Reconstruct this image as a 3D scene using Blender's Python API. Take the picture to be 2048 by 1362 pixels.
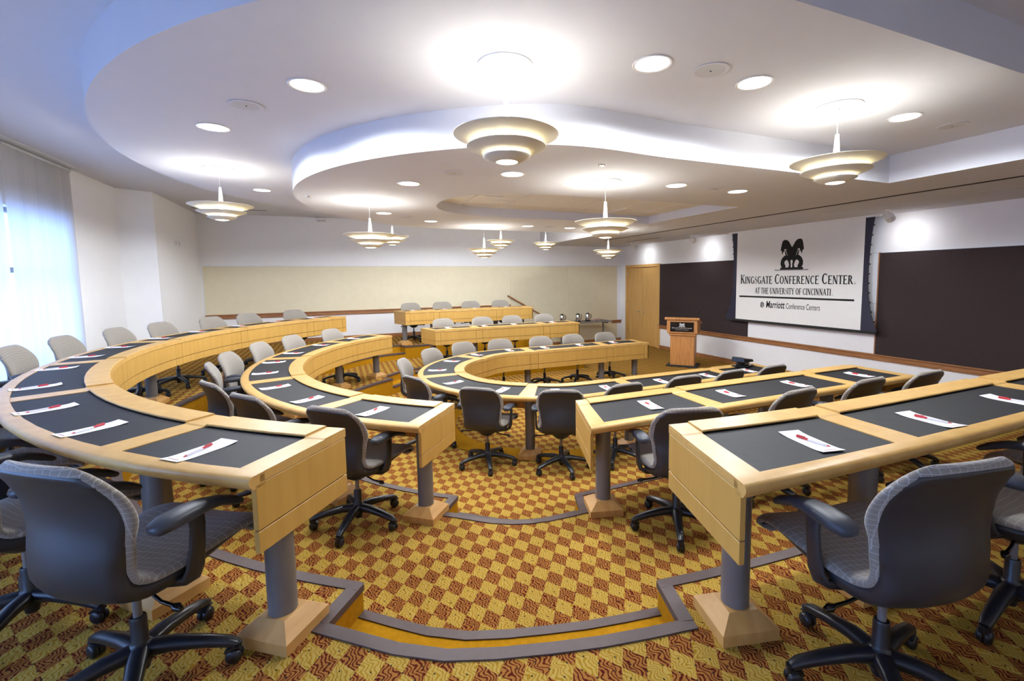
import bpy, bmesh, math, random
from mathutils import Vector, Matrix
PI = math.pi
rnd = random.Random(7)
sc = bpy.context.scene
for o in list(bpy.data.objects): bpy.data.objects.remove(o)
COL = sc.collection

# ------------------------------------------------------------------ camera
W, H = 2048, 1362
cam = bpy.data.cameras.new('camera'); camo = bpy.data.objects.new('camera', cam); COL.objects.link(camo)
R_ = Vector((0.91759094, -0.39733303, -0.01238251)); U_ = Vector((0.04694763, 0.07738355, 0.99589543)); F_ = Vector((0.39474395, 0.91440595, -0.08966029))
m = Matrix((R_, U_, -F_)).transposed().to_4x4(); m.translation = Vector((-2.5765, -5.7986, 1.9528))
camo.matrix_world = m
cam.sensor_width = 36; cam.lens = 919.916/W*36
cam.shift_x = -53.29/W; cam.shift_y = -40.34/W
cam.clip_start = .05; cam.clip_end = 200
sc.camera = camo

# ------------------------------------------------------------------ world, light, exposure
sc.view_settings.view_transform = 'Standard'; sc.view_settings.look = 'None'
sc.view_settings.gamma = 1; sc.view_settings.use_curve_mapping = False
sc.view_settings.exposure = 1.03
world = bpy.data.worlds.new('daylight'); sc.world = world; world.use_nodes = True
bg = world.node_tree.nodes['Background']; bg.inputs[0].default_value = (.29, .49, 1.0, 1); bg.inputs[1].default_value = 3.1
PEND_TOP, PEND_BULB, DOWN_W = 6.2, 2.6, 22.0
LAMP_COL = (.86, .92, 1.0)

# ------------------------------------------------------------------ key dimensions
DZ = .272; F0, F1, F2 = 0.0, DZ, 2*DZ
T = .74
Z1, Z2, ZU = 3.18, 2.90, 3.45
XW, YF, YN, XL, XP = 5.45, 6.32, -7.7, -5.72, -5.32
XB = 2.72

# ------------------------------------------------------------------ materials
MATS = {}
def nt_new(name, rough=.5, metal=0, spec=.5):
    mt = bpy.data.materials.new(name); mt.use_nodes = True
    nt = mt.node_tree; b = nt.nodes['Principled BSDF']
    b.inputs['Roughness'].default_value = rough; b.inputs['Metallic'].default_value = metal
    b.inputs['Specular IOR Level'].default_value = spec
    MATS[name] = mt
    return mt, nt, b
def plain(name, col, rough=.5, metal=0, spec=.5, var=.05, scale=8, bump=0, bscale=200):
    mt, nt, b = nt_new(name, rough, metal, spec)
    tc = nt.nodes.new('ShaderNodeNewGeometry')
    n = nt.nodes.new('ShaderNodeTexNoise'); n.inputs['Scale'].default_value = scale; n.inputs['Detail'].default_value = 3
    nt.links.new(tc.outputs['Position'], n.inputs['Vector'])
    r = nt.nodes.new('ShaderNodeValToRGB')
    r.color_ramp.elements[0].position = .3; r.color_ramp.elements[1].position = .7
    r.color_ramp.elements[0].color = (*[c*(1-var) for c in col], 1); r.color_ramp.elements[1].color = (*[min(1, c*(1+var)) for c in col], 1)
    nt.links.new(n.outputs[0], r.inputs[0]); nt.links.new(r.outputs[0], b.inputs['Base Color'])
    if bump:
        n2 = nt.nodes.new('ShaderNodeTexNoise'); n2.inputs['Scale'].default_value = bscale
        nt.links.new(tc.outputs['Position'], n2.inputs['Vector'])
        bp = nt.nodes.new('ShaderNodeBump'); bp.inputs['Strength'].default_value = bump; bp.inputs['Distance'].default_value = .002
        nt.links.new(n2.outputs[0], bp.inputs['Height']); nt.links.new(bp.outputs[0], b.inputs['Normal'])
    return mt
def wood(name, c1, c2, rough=.35, stretch=(3, 3, 30), scale=3.0, coord='Object', ring=0):
    mt, nt, b = nt_new(name, rough)
    tc = nt.nodes.new('ShaderNodeTexCoord'); mp = nt.nodes.new('ShaderNodeMapping')
    mp.inputs['Scale'].default_value = stretch
    nt.links.new(tc.outputs[coord], mp.inputs[0])
    n = nt.nodes.new('ShaderNodeTexNoise'); n.inputs['Scale'].default_value = scale; n.inputs['Detail'].default_value = 6; n.inputs['Distortion'].default_value = .4
    nt.links.new(mp.outputs[0], n.inputs['Vector'])
    r = nt.nodes.new('ShaderNodeValToRGB'); r.color_ramp.elements[0].position = .32; r.color_ramp.elements[1].position = .68
    r.color_ramp.elements[0].color = (*c1, 1); r.color_ramp.elements[1].color = (*c2, 1)
    nt.links.new(n.outputs[0], r.inputs[0])
    n2 = nt.nodes.new('ShaderNodeTexNoise'); n2.inputs['Scale'].default_value = 1.3
    nt.links.new(tc.outputs[coord], n2.inputs['Vector'])
    mx = nt.nodes.new('ShaderNodeMix'); mx.data_type = 'RGBA'; mx.blend_type = 'MULTIPLY'; mx.inputs[0].default_value = .35
    r2 = nt.nodes.new('ShaderNodeValToRGB'); r2.color_ramp.elements[0].color = (.75, .7, .62, 1); r2.color_ramp.elements[1].color = (1, 1, 1, 1)
    nt.links.new(n2.outputs[0], r2.inputs[0]); nt.links.new(r.outputs[0], mx.inputs[6]); nt.links.new(r2.outputs[0], mx.inputs[7])
    nt.links.new(mx.outputs[2], b.inputs['Base Color'])
    return mt
wood('maple', (.58, .335, .095), (.67, .415, .13), .38, (6, 6, 6), 2.0)
wood('maple_panel', (.545, .31, .070), (.60, .355, .088), .42, (9, 9, .9), 2.0)
wood('oak', (.46, .19, .05), (.62, .29, .085), .4, (22, 22, 2), 2.0)
wood('cherry_rail', (.30, .125, .045), (.42, .19, .075), .4, (3, 3, 25), 2.0)
wood('ash_base', (.54, .275, .070), (.64, .355, .11), .55, (3, 12, 3), 2.0)
plain('blotter', (.020, .020, .022), .6, spec=.25, var=.12, scale=30)
plain('wall_paint', (.86, .86, .87), .85, var=.01)
plain('ceiling_paint', (.64, .64, .68), .9, var=.01)
plain('cream_panel', (.76, .69, .50), .8, var=.02, bump=.2, bscale=300)
plain('dark_board', (.050, .036, .036), .95, spec=.1, var=.4, scale=260)
plain('mustard_carpet', (.42, .20, .008), 1.0, spec=.05, var=.12, scale=40, bump=.5, bscale=400)
plain('nosing_rubber', (.085, .054, .048), .6, var=.08, scale=30)
plain('steel_column', (.20, .19, .185), .38, metal=.35, var=.05)
plain('chair_plastic', (.025, .026, .031), .38, spec=.55, var=.05)
plain('arm_plastic', (.040, .045, .058), .42, spec=.5, var=.05)
plain('star_plastic', (.012, .013, .017), .32, spec=.5, var=.05)
plain('black_gloss', (.008, .008, .009), .15, var=.02)
plain('black_print', (.006, .006, .006), .8, var=.02)
plain('silver_print', (.55, .54, .52), .5, var=.02)
plain('paper', (.86, .86, .88), .8, var=.01)
plain('pen_red', (.50, .012, .02), .3, var=.02)
plain('pen_clear', (.75, .70, .72), .25, var=.02)
plain('pen_print', (.45, .2, .22), .7)
plain('steel_polish', (.72, .72, .72), .18, metal=1, var=.03)
plain('white_metal', (.80, .79, .76), .4, var=.02)
plain('screen_white', (.80, .79, .76), .7, var=.01)
plain('screen_navy', (.012, .012, .035), .6, var=.03)
plain('ceiling_tile', (.76, .75, .74), .95, var=.03, scale=60, bump=.4, bscale=300)
plain('shadow_slot', (.02, .02, .02), .9)
plain('table_grey', (.20, .18, .17), .5)
plain('light_oak_door', (.62, .36, .115), .4)
plain('pink_ceramic', (.60, .38, .32), .4)
wood('door_maple', (.60, .34, .10), (.70, .43, .15), .35, (16, 16, 1), 1.6)
plain('pendant_metal', (.66, .62, .50), .45, metal=0, var=.02)
plain('speaker_grille', (.55, .55, .56), .7)
plain('wall_grey', (.58, .60, .63), .8)
plain('window_frame_metal', (.25, .27, .3), .5)

def emit(name, col, s):
    mt = bpy.data.materials.new(name); mt.use_nodes = True; nt = mt.node_tree
    for n in list(nt.nodes): nt.nodes.remove(n)
    e = nt.nodes.new('ShaderNodeEmission'); e.inputs[0].default_value = (*col, 1); e.inputs[1].default_value = s
    o = nt.nodes.new('ShaderNodeOutputMaterial'); nt.links.new(e.outputs[0], o.inputs[0]); MATS[name] = mt
emit('lamp_disc', (1, .98, .95), 2.2)
emit('lamp_lens', (1, .93, .80), 1.6)
emit('lamp_bulb', (1, .90, .70), 60)
emit('spot_face', (1, .97, .9), 2.5)

def glass():
    mt, nt, b = nt_new('window_glass', .02)
    b.inputs['Transmission Weight'].default_value = 1; b.inputs['Base Color'].default_value = (.95, .97, 1, 1); b.inputs['IOR'].default_value = 1.0
glass()
def blind_mat():
    mt = bpy.data.materials.new('roller_blind'); mt.use_nodes = True; nt = mt.node_tree
    for n in list(nt.nodes): nt.nodes.remove(n)
    g = nt.nodes.new('ShaderNodeNewGeometry')
    mp = nt.nodes.new('ShaderNodeMapping'); mp.inputs['Scale'].default_value = (1, 5, .35); nt.links.new(g.outputs['Position'], mp.inputs[0])
    n = nt.nodes.new('ShaderNodeTexNoise'); n.inputs['Scale'].default_value = 2.2; n.inputs['Detail'].default_value = 2; nt.links.new(mp.outputs[0], n.inputs['Vector'])
    r = nt.nodes.new('ShaderNodeValToRGB'); r.color_ramp.elements[0].position = .3; r.color_ramp.elements[1].position = .7
    r.color_ramp.elements[0].color = (.70, .71, .73, 1); r.color_ramp.elements[1].color = (.84, .84, .85, 1); nt.links.new(n.outputs[0], r.inputs[0])
    d = nt.nodes.new('ShaderNodeBsdfDiffuse'); d.inputs[0].default_value = (.62, .60, .58, 1)
    t = nt.nodes.new('ShaderNodeBsdfTranslucent'); nt.links.new(r.outputs[0], t.inputs[0])
    mx = nt.nodes.new('ShaderNodeMixShader'); mx.inputs[0].default_value = .55
    nt.links.new(d.outputs[0], mx.inputs[1]); nt.links.new(t.outputs[0], mx.inputs[2])
    o = nt.nodes.new('ShaderNodeOutputMaterial'); nt.links.new(mx.outputs[0], o.inputs[0]); MATS['roller_blind'] = mt
blind_mat()

def M_(nt, op, a, b=None, c=None):
    n = nt.nodes.new('ShaderNodeMath'); n.operation = op
    for i, v in enumerate((a, b, c)):
        if v is None: continue
        if isinstance(v, (int, float)): n.inputs[i].default_value = v
        else: nt.links.new(v, n.inputs[i])
    return n.outputs[0]
def carpet_mat():
    mt, nt, b = nt_new('carpet', 1.0, spec=.05)
    g = nt.nodes.new('ShaderNodeNewGeometry'); s = nt.nodes.new('ShaderNodeSeparateXYZ'); nt.links.new(g.outputs['Position'], s.inputs[0])
    x = M_(nt, 'ADD', s.outputs[0], 1.749); y = M_(nt, 'ADD', s.outputs[1], 3.426)
    nz = nt.nodes.new('ShaderNodeTexNoise'); nz.inputs['Scale'].default_value = 16; nt.links.new(g.outputs['Position'], nz.inputs['Vector'])
    wob = M_(nt, 'MULTIPLY', M_(nt, 'SUBTRACT', nz.outputs[0], .5), .08)
    xs = M_(nt, 'DIVIDE', x, .105); ys = M_(nt, 'DIVIDE', y, .152)
    u = M_(nt, 'ADD', M_(nt, 'ADD', M_(nt, 'ADD', xs, ys), .5), wob); v = M_(nt, 'ADD', M_(nt, 'ADD', M_(nt, 'SUBTRACT', xs, ys), .5), wob)
    fu = M_(nt, 'FLOOR', u); fv = M_(nt, 'FLOOR', v)
    par = M_(nt, 'FLOORED_MODULO', M_(nt, 'ADD', fu, fv), 2.0)      # 0 = red cell, 1 = gold cell
    # squiggles: wavy stripes, every cell shifted
    h = M_(nt, 'MULTIPLY', M_(nt, 'SINE', M_(nt, 'ADD', M_(nt, 'MULTIPLY', fu, 12.9), M_(nt, 'MULTIPLY', fv, 4.7))), .012)
    wav = M_(nt, 'MULTIPLY', M_(nt, 'SINE', M_(nt, 'MULTIPLY', M_(nt, 'ADD', y, h), 2*PI/.050)), .0075)
    nz2 = nt.nodes.new('ShaderNodeTexNoise'); nz2.inputs['Scale'].default_value = 22; nt.links.new(g.outputs['Position'], nz2.inputs['Vector'])
    bend = M_(nt, 'MULTIPLY', M_(nt, 'SUBTRACT', nz2.outputs[0], .5), .055)
    xx = M_(nt, 'ADD', M_(nt, 'ADD', x, wav), bend)
    line = M_(nt, 'SINE', M_(nt, 'MULTIPLY', xx, 2*PI/.0165))
    ln = nt.nodes.new('ShaderNodeMapRange'); ln.interpolation_type = 'SMOOTHSTEP'
    nt.links.new(line, ln.inputs[0]); ln.inputs[1].default_value = -.1; ln.inputs[2].default_value = .75
    # dots
    du = M_(nt, 'ABSOLUTE', M_(nt, 'SUBTRACT', M_(nt, 'FRACT', M_(nt, 'MULTIPLY', u, 1.5)), .5)); dv = M_(nt, 'ABSOLUTE', M_(nt, 'SUBTRACT', M_(nt, 'FRACT', M_(nt, 'MULTIPLY', v, 1.5)), .5))
    dd = M_(nt, 'SQRT', M_(nt, 'ADD', M_(nt, 'MULTIPLY', du, du), M_(nt, 'MULTIPLY', dv, dv)))
    dot = M_(nt, 'LESS_THAN', dd, .062)
    def mix(f, a, c):
        n = nt.nodes.new('ShaderNodeMix'); n.data_type = 'RGBA'
        if isinstance(f, (int, float)): n.inputs[0].default_value = f
        else: nt.links.new(f, n.inputs[0])
        for i, q in ((6, a), (7, c)):
            if isinstance(q, tuple): n.inputs[i].default_value = (*q, 1)
            else: nt.links.new(q, n.inputs[i])
        return n.outputs[2]
    red = mix(ln.outputs[0], (.32, .132, .030), (.085, .012, .007))
    gold = mix(ln.outputs[0], (.44, .295, .068), (.32, .178, .016))
    colr = mix(par, red, gold); colr = mix(dot, colr, (.03, .03, .02))
    nt.links.new(colr, b.inputs['Base Color'])
    n2 = nt.nodes.new('ShaderNodeTexNoise'); n2.inputs['Scale'].default_value = 350; nt.links.new(g.outputs['Position'], n2.inputs['Vector'])
    bp = nt.nodes.new('ShaderNodeBump'); bp.inputs['Strength'].default_value = .6; bp.inputs['Distance'].default_value = .003
    nt.links.new(n2.outputs[0], bp.inputs['Height']); nt.links.new(bp.outputs[0], b.inputs['Normal'])
carpet_mat()
def fabric_mat():
    mt, nt, b = nt_new('chair_fabric', .95, spec=.15)
    b.inputs['Sheen Weight'].default_value = .3
    uv = nt.nodes.new('ShaderNodeUVMap'); s = nt.nodes.new('ShaderNodeSeparateXYZ'); nt.links.new(uv.outputs[0], s.inputs[0])
    g = nt.nodes.new('ShaderNodeTexCoord')
    nz = nt.nodes.new('ShaderNodeTexNoise'); nz.inputs['Scale'].default_value = 14; nt.links.new(g.outputs['Object'], nz.inputs['Vector'])
    w = M_(nt, 'MULTIPLY', M_(nt, 'SUBTRACT', nz.outputs[0], .5), .02)
    def ln(c, p, t):
        f = M_(nt, 'ABSOLUTE', M_(nt, 'SUBTRACT', M_(nt, 'FRACT', M_(nt, 'DIVIDE', M_(nt, 'ADD', c, w), p)), .5)); return M_(nt, 'LESS_THAN', f, t)
    l = M_(nt, 'MAXIMUM', ln(s.outputs[0], .026, .045), ln(s.outputs[1], .022, .050))
    mx = nt.nodes.new('ShaderNodeMix'); mx.data_type = 'RGBA'; nt.links.new(l, mx.inputs[0])
    mx.inputs[6].default_value = (.268, .238, .202, 1); mx.inputs[7].default_value = (.43, .40, .36, 1)
    wv = M_(nt, 'SINE', M_(nt, 'MULTIPLY', s.outputs[1], 2*PI/.0055))
    mx2 = nt.nodes.new('ShaderNodeMix'); mx2.data_type = 'RGBA'; mx2.blend_type = 'MULTIPLY'; mx2.inputs[0].default_value = .25
    nt.links.new(mx.outputs[2], mx2.inputs[6]); cc = nt.nodes.new('ShaderNodeCombineColor')
    wv2 = M_(nt, 'MULTIPLY_ADD', wv, .25, .75)
    for i in range(3): nt.links.new(wv2, cc.inputs[i])
    nt.links.new(cc.outputs[0], mx2.inputs[7]); nt.links.new(mx2.outputs[2], b.inputs['Base Color'])
fabric_mat()

# ------------------------------------------------------------------ mesh helpers
class MB:
    def __init__(s): s.v = []; s.f = []; s.uv = None
    def add(s, vs, fs):
        k = len(s.v); s.v += [tuple(p) for p in vs]; s.f += [tuple(i+k for i in f) for f in fs]; return s
    def box(s, c, d, rot=None):
        x, y, z = [q/2 for q in d]; vs = [Vector((a*x, b*y, e*z)) for a in (-1, 1) for b in (-1, 1) for e in (-1, 1)]
        if rot: vs = [rot @ p for p in vs]
        vs = [p+Vector(c) for p in vs]
        return s.add(vs, [(0, 1, 3, 2), (4, 6, 7, 5), (0, 4, 5, 1), (2, 3, 7, 6), (0, 2, 6, 4), (1, 5, 7, 3)])
    def box2(s, a, b):
        return s.box([(p+q)/2 for p, q in zip(a, b)], [abs(q-p) for p, q in zip(a, b)])
    def lathe(s, prof, c=(0, 0, 0), n=32, close=False):
        k = len(prof); vs = []; fs = []
        for i in range(n):
            a = 2*PI*i/n
            for r, z in prof: vs.append((c[0]+r*math.cos(a), c[1]+r*math.sin(a), c[2]+z))
        for i in range(n):
            j = (i+1) % n
            for q in range(k-1 if not close else k):
                q2 = (q+1) % k; fs.append((i*k+q, j*k+q, j*k+q2, i*k+q2))
        return s.add(vs, fs)
    def tube(s, pts, rad, n=10, up=Vector((0, 0, 1)), caps=True):
        """pts with (rx, ry) radii per point; rx sideways, ry along up"""
        pts = [Vector(p) for p in pts]; vs = []; fs = []
        for i, p in enumerate(pts):
            d = (pts[min(i+1, len(pts)-1)]-pts[max(i-1, 0)]).normalized()
            side = d.cross(up)
            if side.length < 1e-4: side = d.cross(Vector((1, 0, 0)))
            side.normalize(); u2 = side.cross(d).normalized()
            r = rad[i] if isinstance(rad, list) else rad
            if isinstance(r, (int, float)): r = (r, r)
            for k in range(n):
                a = 2*PI*(k+.5)/n; ca, sa = math.cos(a), math.sin(a)
                e = .75
                vs.append(p+side*(r[0]*math.copysign(abs(ca)**e, ca))+u2*(r[1]*math.copysign(abs(sa)**e, sa)))
        for i in range(len(pts)-1):
            for k in range(n):
                k2 = (k+1) % n; fs.append((i*n+k, i*n+k2, (i+1)*n+k2, (i+1)*n+k))
        if caps: fs.append(tuple(range(n))[::-1]); fs.append(tuple((len(pts)-1)*n+k for k in range(n)))
        return s.add(vs, fs)
    def prism(s, poly, z0, z1):
        n = len(poly); vs = [(*p, z0) for p in poly]+[(*p, z1) for p in poly]
        return s.add(vs, [tuple(range(n))[::-1], tuple(range(n, 2*n))]+[(i, (i+1) % n, n+(i+1) % n, n+i) for i in range(n)])
    def mesh(s, name, mat, smooth=False, angle=35, bevel=0):
        me = bpy.data.meshes.new(name); me.from_pydata(s.v, [], s.f); me.update()
        bm = bmesh.new(); bm.from_mesh(me); bmesh.ops.recalc_face_normals(bm, faces=bm.faces)
        if bevel: bmesh.ops.bevel(bm, geom=[e for e in bm.edges if len(e.link_faces) == 2 and e.calc_face_angle(0) > .6], offset=bevel, segments=1, affect='EDGES', profile=.5)
        bm.to_mesh(me); bm.free()
        me.materials.append(MATS[mat])
        if smooth:
            me.polygons.foreach_set('use_smooth', [True]*len(me.polygons))
            me.set_sharp_from_angle(angle=math.radians(angle))
        return me
    def build(s, name, mat, parent=None, smooth=False, angle=35, bevel=0, loc=None):
        return link(name, s.mesh(name, mat, smooth, angle, bevel), parent, loc)
def link(name, me, parent=None, loc=None, rot=None):
    o = bpy.data.objects.new(name, me); COL.objects.link(o)
    if parent: o.parent = parent
    if loc: o.location = loc
    if rot: o.rotation_euler = rot
    return o
def tag(o, label=None, cat=None, group=None, kind=None):
    if label: o['label'] = label
    if cat: o['category'] = cat
    if group: o['group'] = group
    if kind: o['kind'] = kind
    return o
def empty(name, loc=(0, 0, 0), rz=0):
    o = bpy.data.objects.new(name, None); COL.objects.link(o); o.location = loc; o.rotation_euler = (0, 0, rz); o.empty_display_size = .1
    return o
def copy_tree(o, parent=None):
    c = o.copy(); COL.objects.link(c); c.parent = parent
    for ch in KIDS.get(o.name, []):
        KIDS.setdefault(c.name, []).append(copy_tree(ch, c))
    return c
KIDS = {}
def index_kids():
    KIDS.clear()
    for o in bpy.data.objects:
        if o.parent: KIDS.setdefault(o.parent.name, []).append(o)

# ------------------------------------------------------------------ plan curves (v: signed, 0 = back of the U, + = far side, - = near side)
def smooth(t): t = max(0, min(1, t)); return t*t*(3-2*t)
def edge(v, R, Yn, Yf, k=0, lo=108, hi=126):
    s = 1 if v >= 0 else -1; a = abs(v); Y = Yf if s > 0 else Yn
    if a >= 90: return Vector(((a-90)*.05, s*Y))
    az = 180-a; A = math.radians(az); ca, sa = math.cos(A), math.sin(A)
    r0 = Y/max(sa, .05); x = r0*ca; ry = (Y-k*min(x*x, 4))/max(sa, .05)
    t = smooth((az-lo)/(hi-lo)); r = t*R+(1-t)*ry
    return Vector((r*ca, s*r*sa))
def vaz(az): return math.copysign(180-abs(az), az)
def vx(x, s): return s*(90+x/.05)
def at_x(f, x, s):
    """v of the point of curve f whose x is given, on side s"""
    lo, hi = 20.0, 89.999
    if x >= 0: return vx(x, s)
    for _ in range(40):
        mid = (lo+hi)/2
        if f(s*mid).x < x: lo = mid
        else: hi = mid
    return s*lo
ROWS = {
    1: dict(i=lambda v: edge(v, 1.10, 1.14, 1.20, 0, 90, 120), o=lambda v: edge(v, 1.712, 1.70, 1.78, 0, 90, 120), z=F0),
    2: dict(i=lambda v: edge(v, 2.99, 2.715, 2.86), o=lambda v: edge(v, 3.555, 3.33, 3.44), z=F1),
    3: dict(i=lambda v: edge(v, 4.41, 4.25, 4.44, .055), o=lambda v: edge(v, 4.945, 4.80, 5.0, .02), z=F2),
}
def vrange(a, b, step=3.0):
    n = max(1, int(abs(b-a)/step+.999)); return [a+(b-a)*i/n for i in range(n+1)]
def P2(row, v, off):
    """off: ('i', d) metres outward from the inner edge, ('o', d) metres inward from the outer edge"""
    a, b = row['i'](v), row['o'](v); d = (b-a).normalized()
    return a+d*off[1] if off[0] == 'i' else b-d*off[1]
def sweep(mb, row, v0, v1, prof, z0, step=3.0, inset=0):
    """closed profile [(off, z)] swept from v0 to v1"""
    vs = vrange(v0, v1, step); k = len(prof); V = []; F = []
    for i, v in enumerate(vs):
        for off, z in prof:
            p = P2(row, v, off)
            V.append([p.x, p.y, z0+z])
    if inset:
        for e, nb in ((0, 1), (len(vs)-1, len(vs)-2)):
            for q in range(k):
                a = Vector(V[e*k+q]); b = Vector(V[nb*k+q]); d = (b-a).normalized(); V[e*k+q] = list(a+d*inset)
    for i in range(len(vs)-1):
        for q in range(k):
            q2 = (q+1) % k; F.append((i*k+q, (i+1)*k+q, (i+1)*k+q2, i*k+q2))
    F.append(tuple(range(k))); F.append(tuple((len(vs)-1)*k+q for q in range(k))[::-1])
    return mb.add(V, F)

# ================================================================== SETTING
# floor and tiers ---------------------------------------------------
fl = MB().add([(XL-.3, YN-.1, 0), (XW+.2, YN-.1, 0), (XW+.2, YF+.1, 0), (XL-.3, YF+.1, 0)], [(0, 1, 2, 3)]).build('floor', 'carpet'); tag(fl, kind='structure')
T2f = lambda v: edge(v, 2.98, 2.73, 2.90)
T3f = lambda v: edge(v, 4.405, 4.25, 4.44, .055)
ND = .258      # depth of the stair notch
def pushed(f, d):
    def g(v):
        p = f(v); n = Vector((0, math.copysign(1, v))) if abs(v) >= 90 else p.normalized(); return p+n*d
    return g
def room_edge(v):
    s = 1 if v >= 0 else -1
    if abs(v) >= 90: return Vector(((abs(v)-90)*.05, YF if s > 0 else YN))
    A = math.radians(180-abs(v)); d = Vector((math.cos(A), s*math.sin(A))); ts = []
    if d.x < -1e-6: ts.append((XL-.25)/d.x)
    if d.y > 1e-6: ts.append(YF/d.y)
    if d.y < -1e-6: ts.append(YN/d.y)
    return d*min(ts)
def strip(mb, f, g, v0, v1, z, step=2.5):
    vs = vrange(v0, v1, step); V = []; F = []
    for v in vs: V += [(*f(v), z), (*g(v), z)]
    for i in range(len(vs)-1): F.append((2*i, 2*i+2, 2*i+3, 2*i+1))
    return mb.add(V, F)
def wallstrip(mb, f, v0, v1, za, zb, step=2.5):
    vs = vrange(v0, v1, step); V = []; F = []
    for v in vs: V += [(*f(v), za), (*f(v), zb)]
    for i in range(len(vs)-1): F.append((2*i, 2*i+2, 2*i+3, 2*i+1))
    return mb.add(V, F)
def nosing(mb, f, v0, v1, z, w=.052, step=2.5):
    g = pushed(f, w); h = pushed(f, -.008)
    vs = vrange(v0, v1, step); V = []; F = []
    for v in vs:
        a, b = h(v), g(v); V += [(*a, z-.028), (*a, z+.003), (*b, z+.006), (*b, z-.01)]
    for i in range(len(vs)-1):
        for q in range(4): F.append((4*i+q, 4*i+4+q, 4*i+4+(q+1) % 4, 4*i+(q+1) % 4))
    F += [(0, 1, 2, 3), tuple(4*(len(vs)-1)+q for q in (3, 2, 1, 0))]
    return mb.add(V, F)
def quadbar(mb, a, b, z, w=.052, side=1):
    a, b = Vector(a), Vector(b); d = (b-a).normalized(); n = Vector((-d.y, d.x))*side
    a2, b2 = a+n*w, b+n*w; a, b = a-n*.008, b-n*.008
    return mb.add([(*a, z-.028), (*a, z+.004), (*a2, z+.007), (*a2, z-.01), (*b, z-.028), (*b, z+.004), (*b2, z+.007), (*b2, z-.01)],
                  [(0, 1, 2, 3), (7, 6, 5, 4), (0, 4, 5, 1), (1, 5, 6, 2), (2, 6, 7, 3), (3, 7, 4, 0)])
def tier(name, f, outer, z, nz, xend, label):
    """nz: (az_a, az_b) of the aisle notches, xend: (near, far)"""
    top, ris, nos, stp = MB(), MB(), MB(), MB()
    back = pushed(f, ND); va, vb = 180-nz[1], 180-nz[0]
    vn, vf = vx(xend[0], -1), vx(xend[1], 1)
    segs = [(vn, -vb, f), (-vb, -va, back), (-va, va, f), (va, vb, back), (vb, vf, f)]
    for a, b, g in segs:
        strip(top, g, outer, a, b, z); wallstrip(ris, g, a, b, 0, z); ex = math.degrees(.052/g((a+b)/2).length) if g is back else 0; nosing(nos, g, a-ex, b+ex, z+(.0008 if ex else 0))
    for s in (-1, 1):
        for vv, sd in ((va, 1), (vb, -1)):
            p, q = f(s*vv), back(s*vv)
            ris.add([(*p, 0), (*q, 0), (*q, z), (*p, z)], [(0, 1, 2, 3)])
            quadbar(nos, p, q, z, side=sd*s)
    for v in (vn, vf):
        p, q = f(v), outer(v); ris.add([(*p, 0), (*q, 0), (*q, z), (*p, z)], [(0, 1, 2, 3)])
    o = top.build(name, 'carpet'); tag(o, kind='structure')
    r = ris.build('riser', 'mustard_carpet', o); r['label'] = 'mustard carpet riser'
    nb = nos.build('nosing', 'nosing_rubber', o); nb['label'] = 'grey rubber stair nosing'
    for s in (-1, 1):
        sm, sn = MB(), MB()
        a, b = s*va, s*vb
        zz = z-DZ/2
        strip(sm, f, back, a, b, zz); wallstrip(sm, f, a, b, zz-DZ/2, zz)
        nosing(sn, f, a, b, zz, w=.045)
        so = sm.build('step', 'mustard_carpet', o); sn.build('nosing', 'nosing_rubber', so)
    return o
tier('floor_middle', T2f, pushed(T3f, .32), F1, (109.3, 127.3), (2.45, 2.25), '')
tier('floor_upper', T3f, room_edge, F2, (107.1, 125.2), (2.5, 1.75), '')
ring = MB(); rf = lambda v: edge(v, 1.235, 1.27, 1.33, 0, 90, 120); rg = lambda v: edge(v, 1.53, 1.53, 1.60, 0, 90, 120)
strip(ring, rf, rg, vx(2.7, -1), vx(2.7, 1), .004); ring.build('border', 'mustard_carpet', fl)['label'] = 'plain mustard carpet border under the inner table'

# ceiling ------------------------------------------------------------
C1 = lambda v: edge(v, 4.405, 4.27, 4.27, .02, 100, 122)
C2 = lambda v: edge(v, 2.985, 2.76, 2.80, 0, 92, 124)
def RC(v):
    s = 1 if v >= 0 else -1; a = abs(v)
    if a >= 90: return Vector((min(2.5, (a-90)*.05), s*1.0))
    A = math.radians(a); return Vector((-1.40*math.cos(A)**.8, s*1.0*math.sin(A)**.85 if a > 0 else 0))
VE = 90+XB/.05
cl = MB().add([(XL-.4, YN, ZU), (XW, YN, ZU), (XW, YF, ZU), (XL-.4, YF, ZU)], [(0, 1, 2, 3)])
ceil = cl.build('ceiling', 'ceiling_paint'); tag(ceil, kind='structure')
mid = MB(); strip(mid, C2, C1, -VE, VE, Z1); wallstrip(mid, C1, -VE, VE, Z1, ZU)
mid.build('ceiling_drop', 'ceiling_paint', ceil, smooth=True, angle=40)
low = MB(); strip(low, RC, C2, -VE, VE, Z2); wallstrip(low, C2, -VE, VE, Z2, ZU)
low.add([(*RC(-VE), Z2), (*C2(-VE), Z2), (*C2(VE), Z2), (*RC(VE), Z2)], [(0, 1, 2, 3)])
wallstrip(low, RC, -VE, VE, Z2, Z2+.2); low.add([(2.5, -1, Z2), (2.5, 1, Z2), (2.5, 1, Z2+.2), (2.5, -1, Z2+.2)], [(0, 1, 2, 3)])
low.build('ceiling_drop', 'ceiling_paint', ceil, smooth=True, angle=40)
band = MB().add([(XB, YN, Z2), (XW, YN, Z2), (XW, YF, Z2), (XB, YF, Z2)], [(0, 1, 2, 3)])
band.add([(XB, YN, Z2), (XB, C2(-VE).y, Z2), (XB, C2(-VE).y, ZU), (XB, YN, ZU)], [(0, 1, 2, 3)])
band.add([(XB, YF, Z2), (XB, C2(VE).y, Z2), (XB, C2(VE).y, ZU), (XB, YF, ZU)], [(0, 1, 2, 3)])
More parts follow.
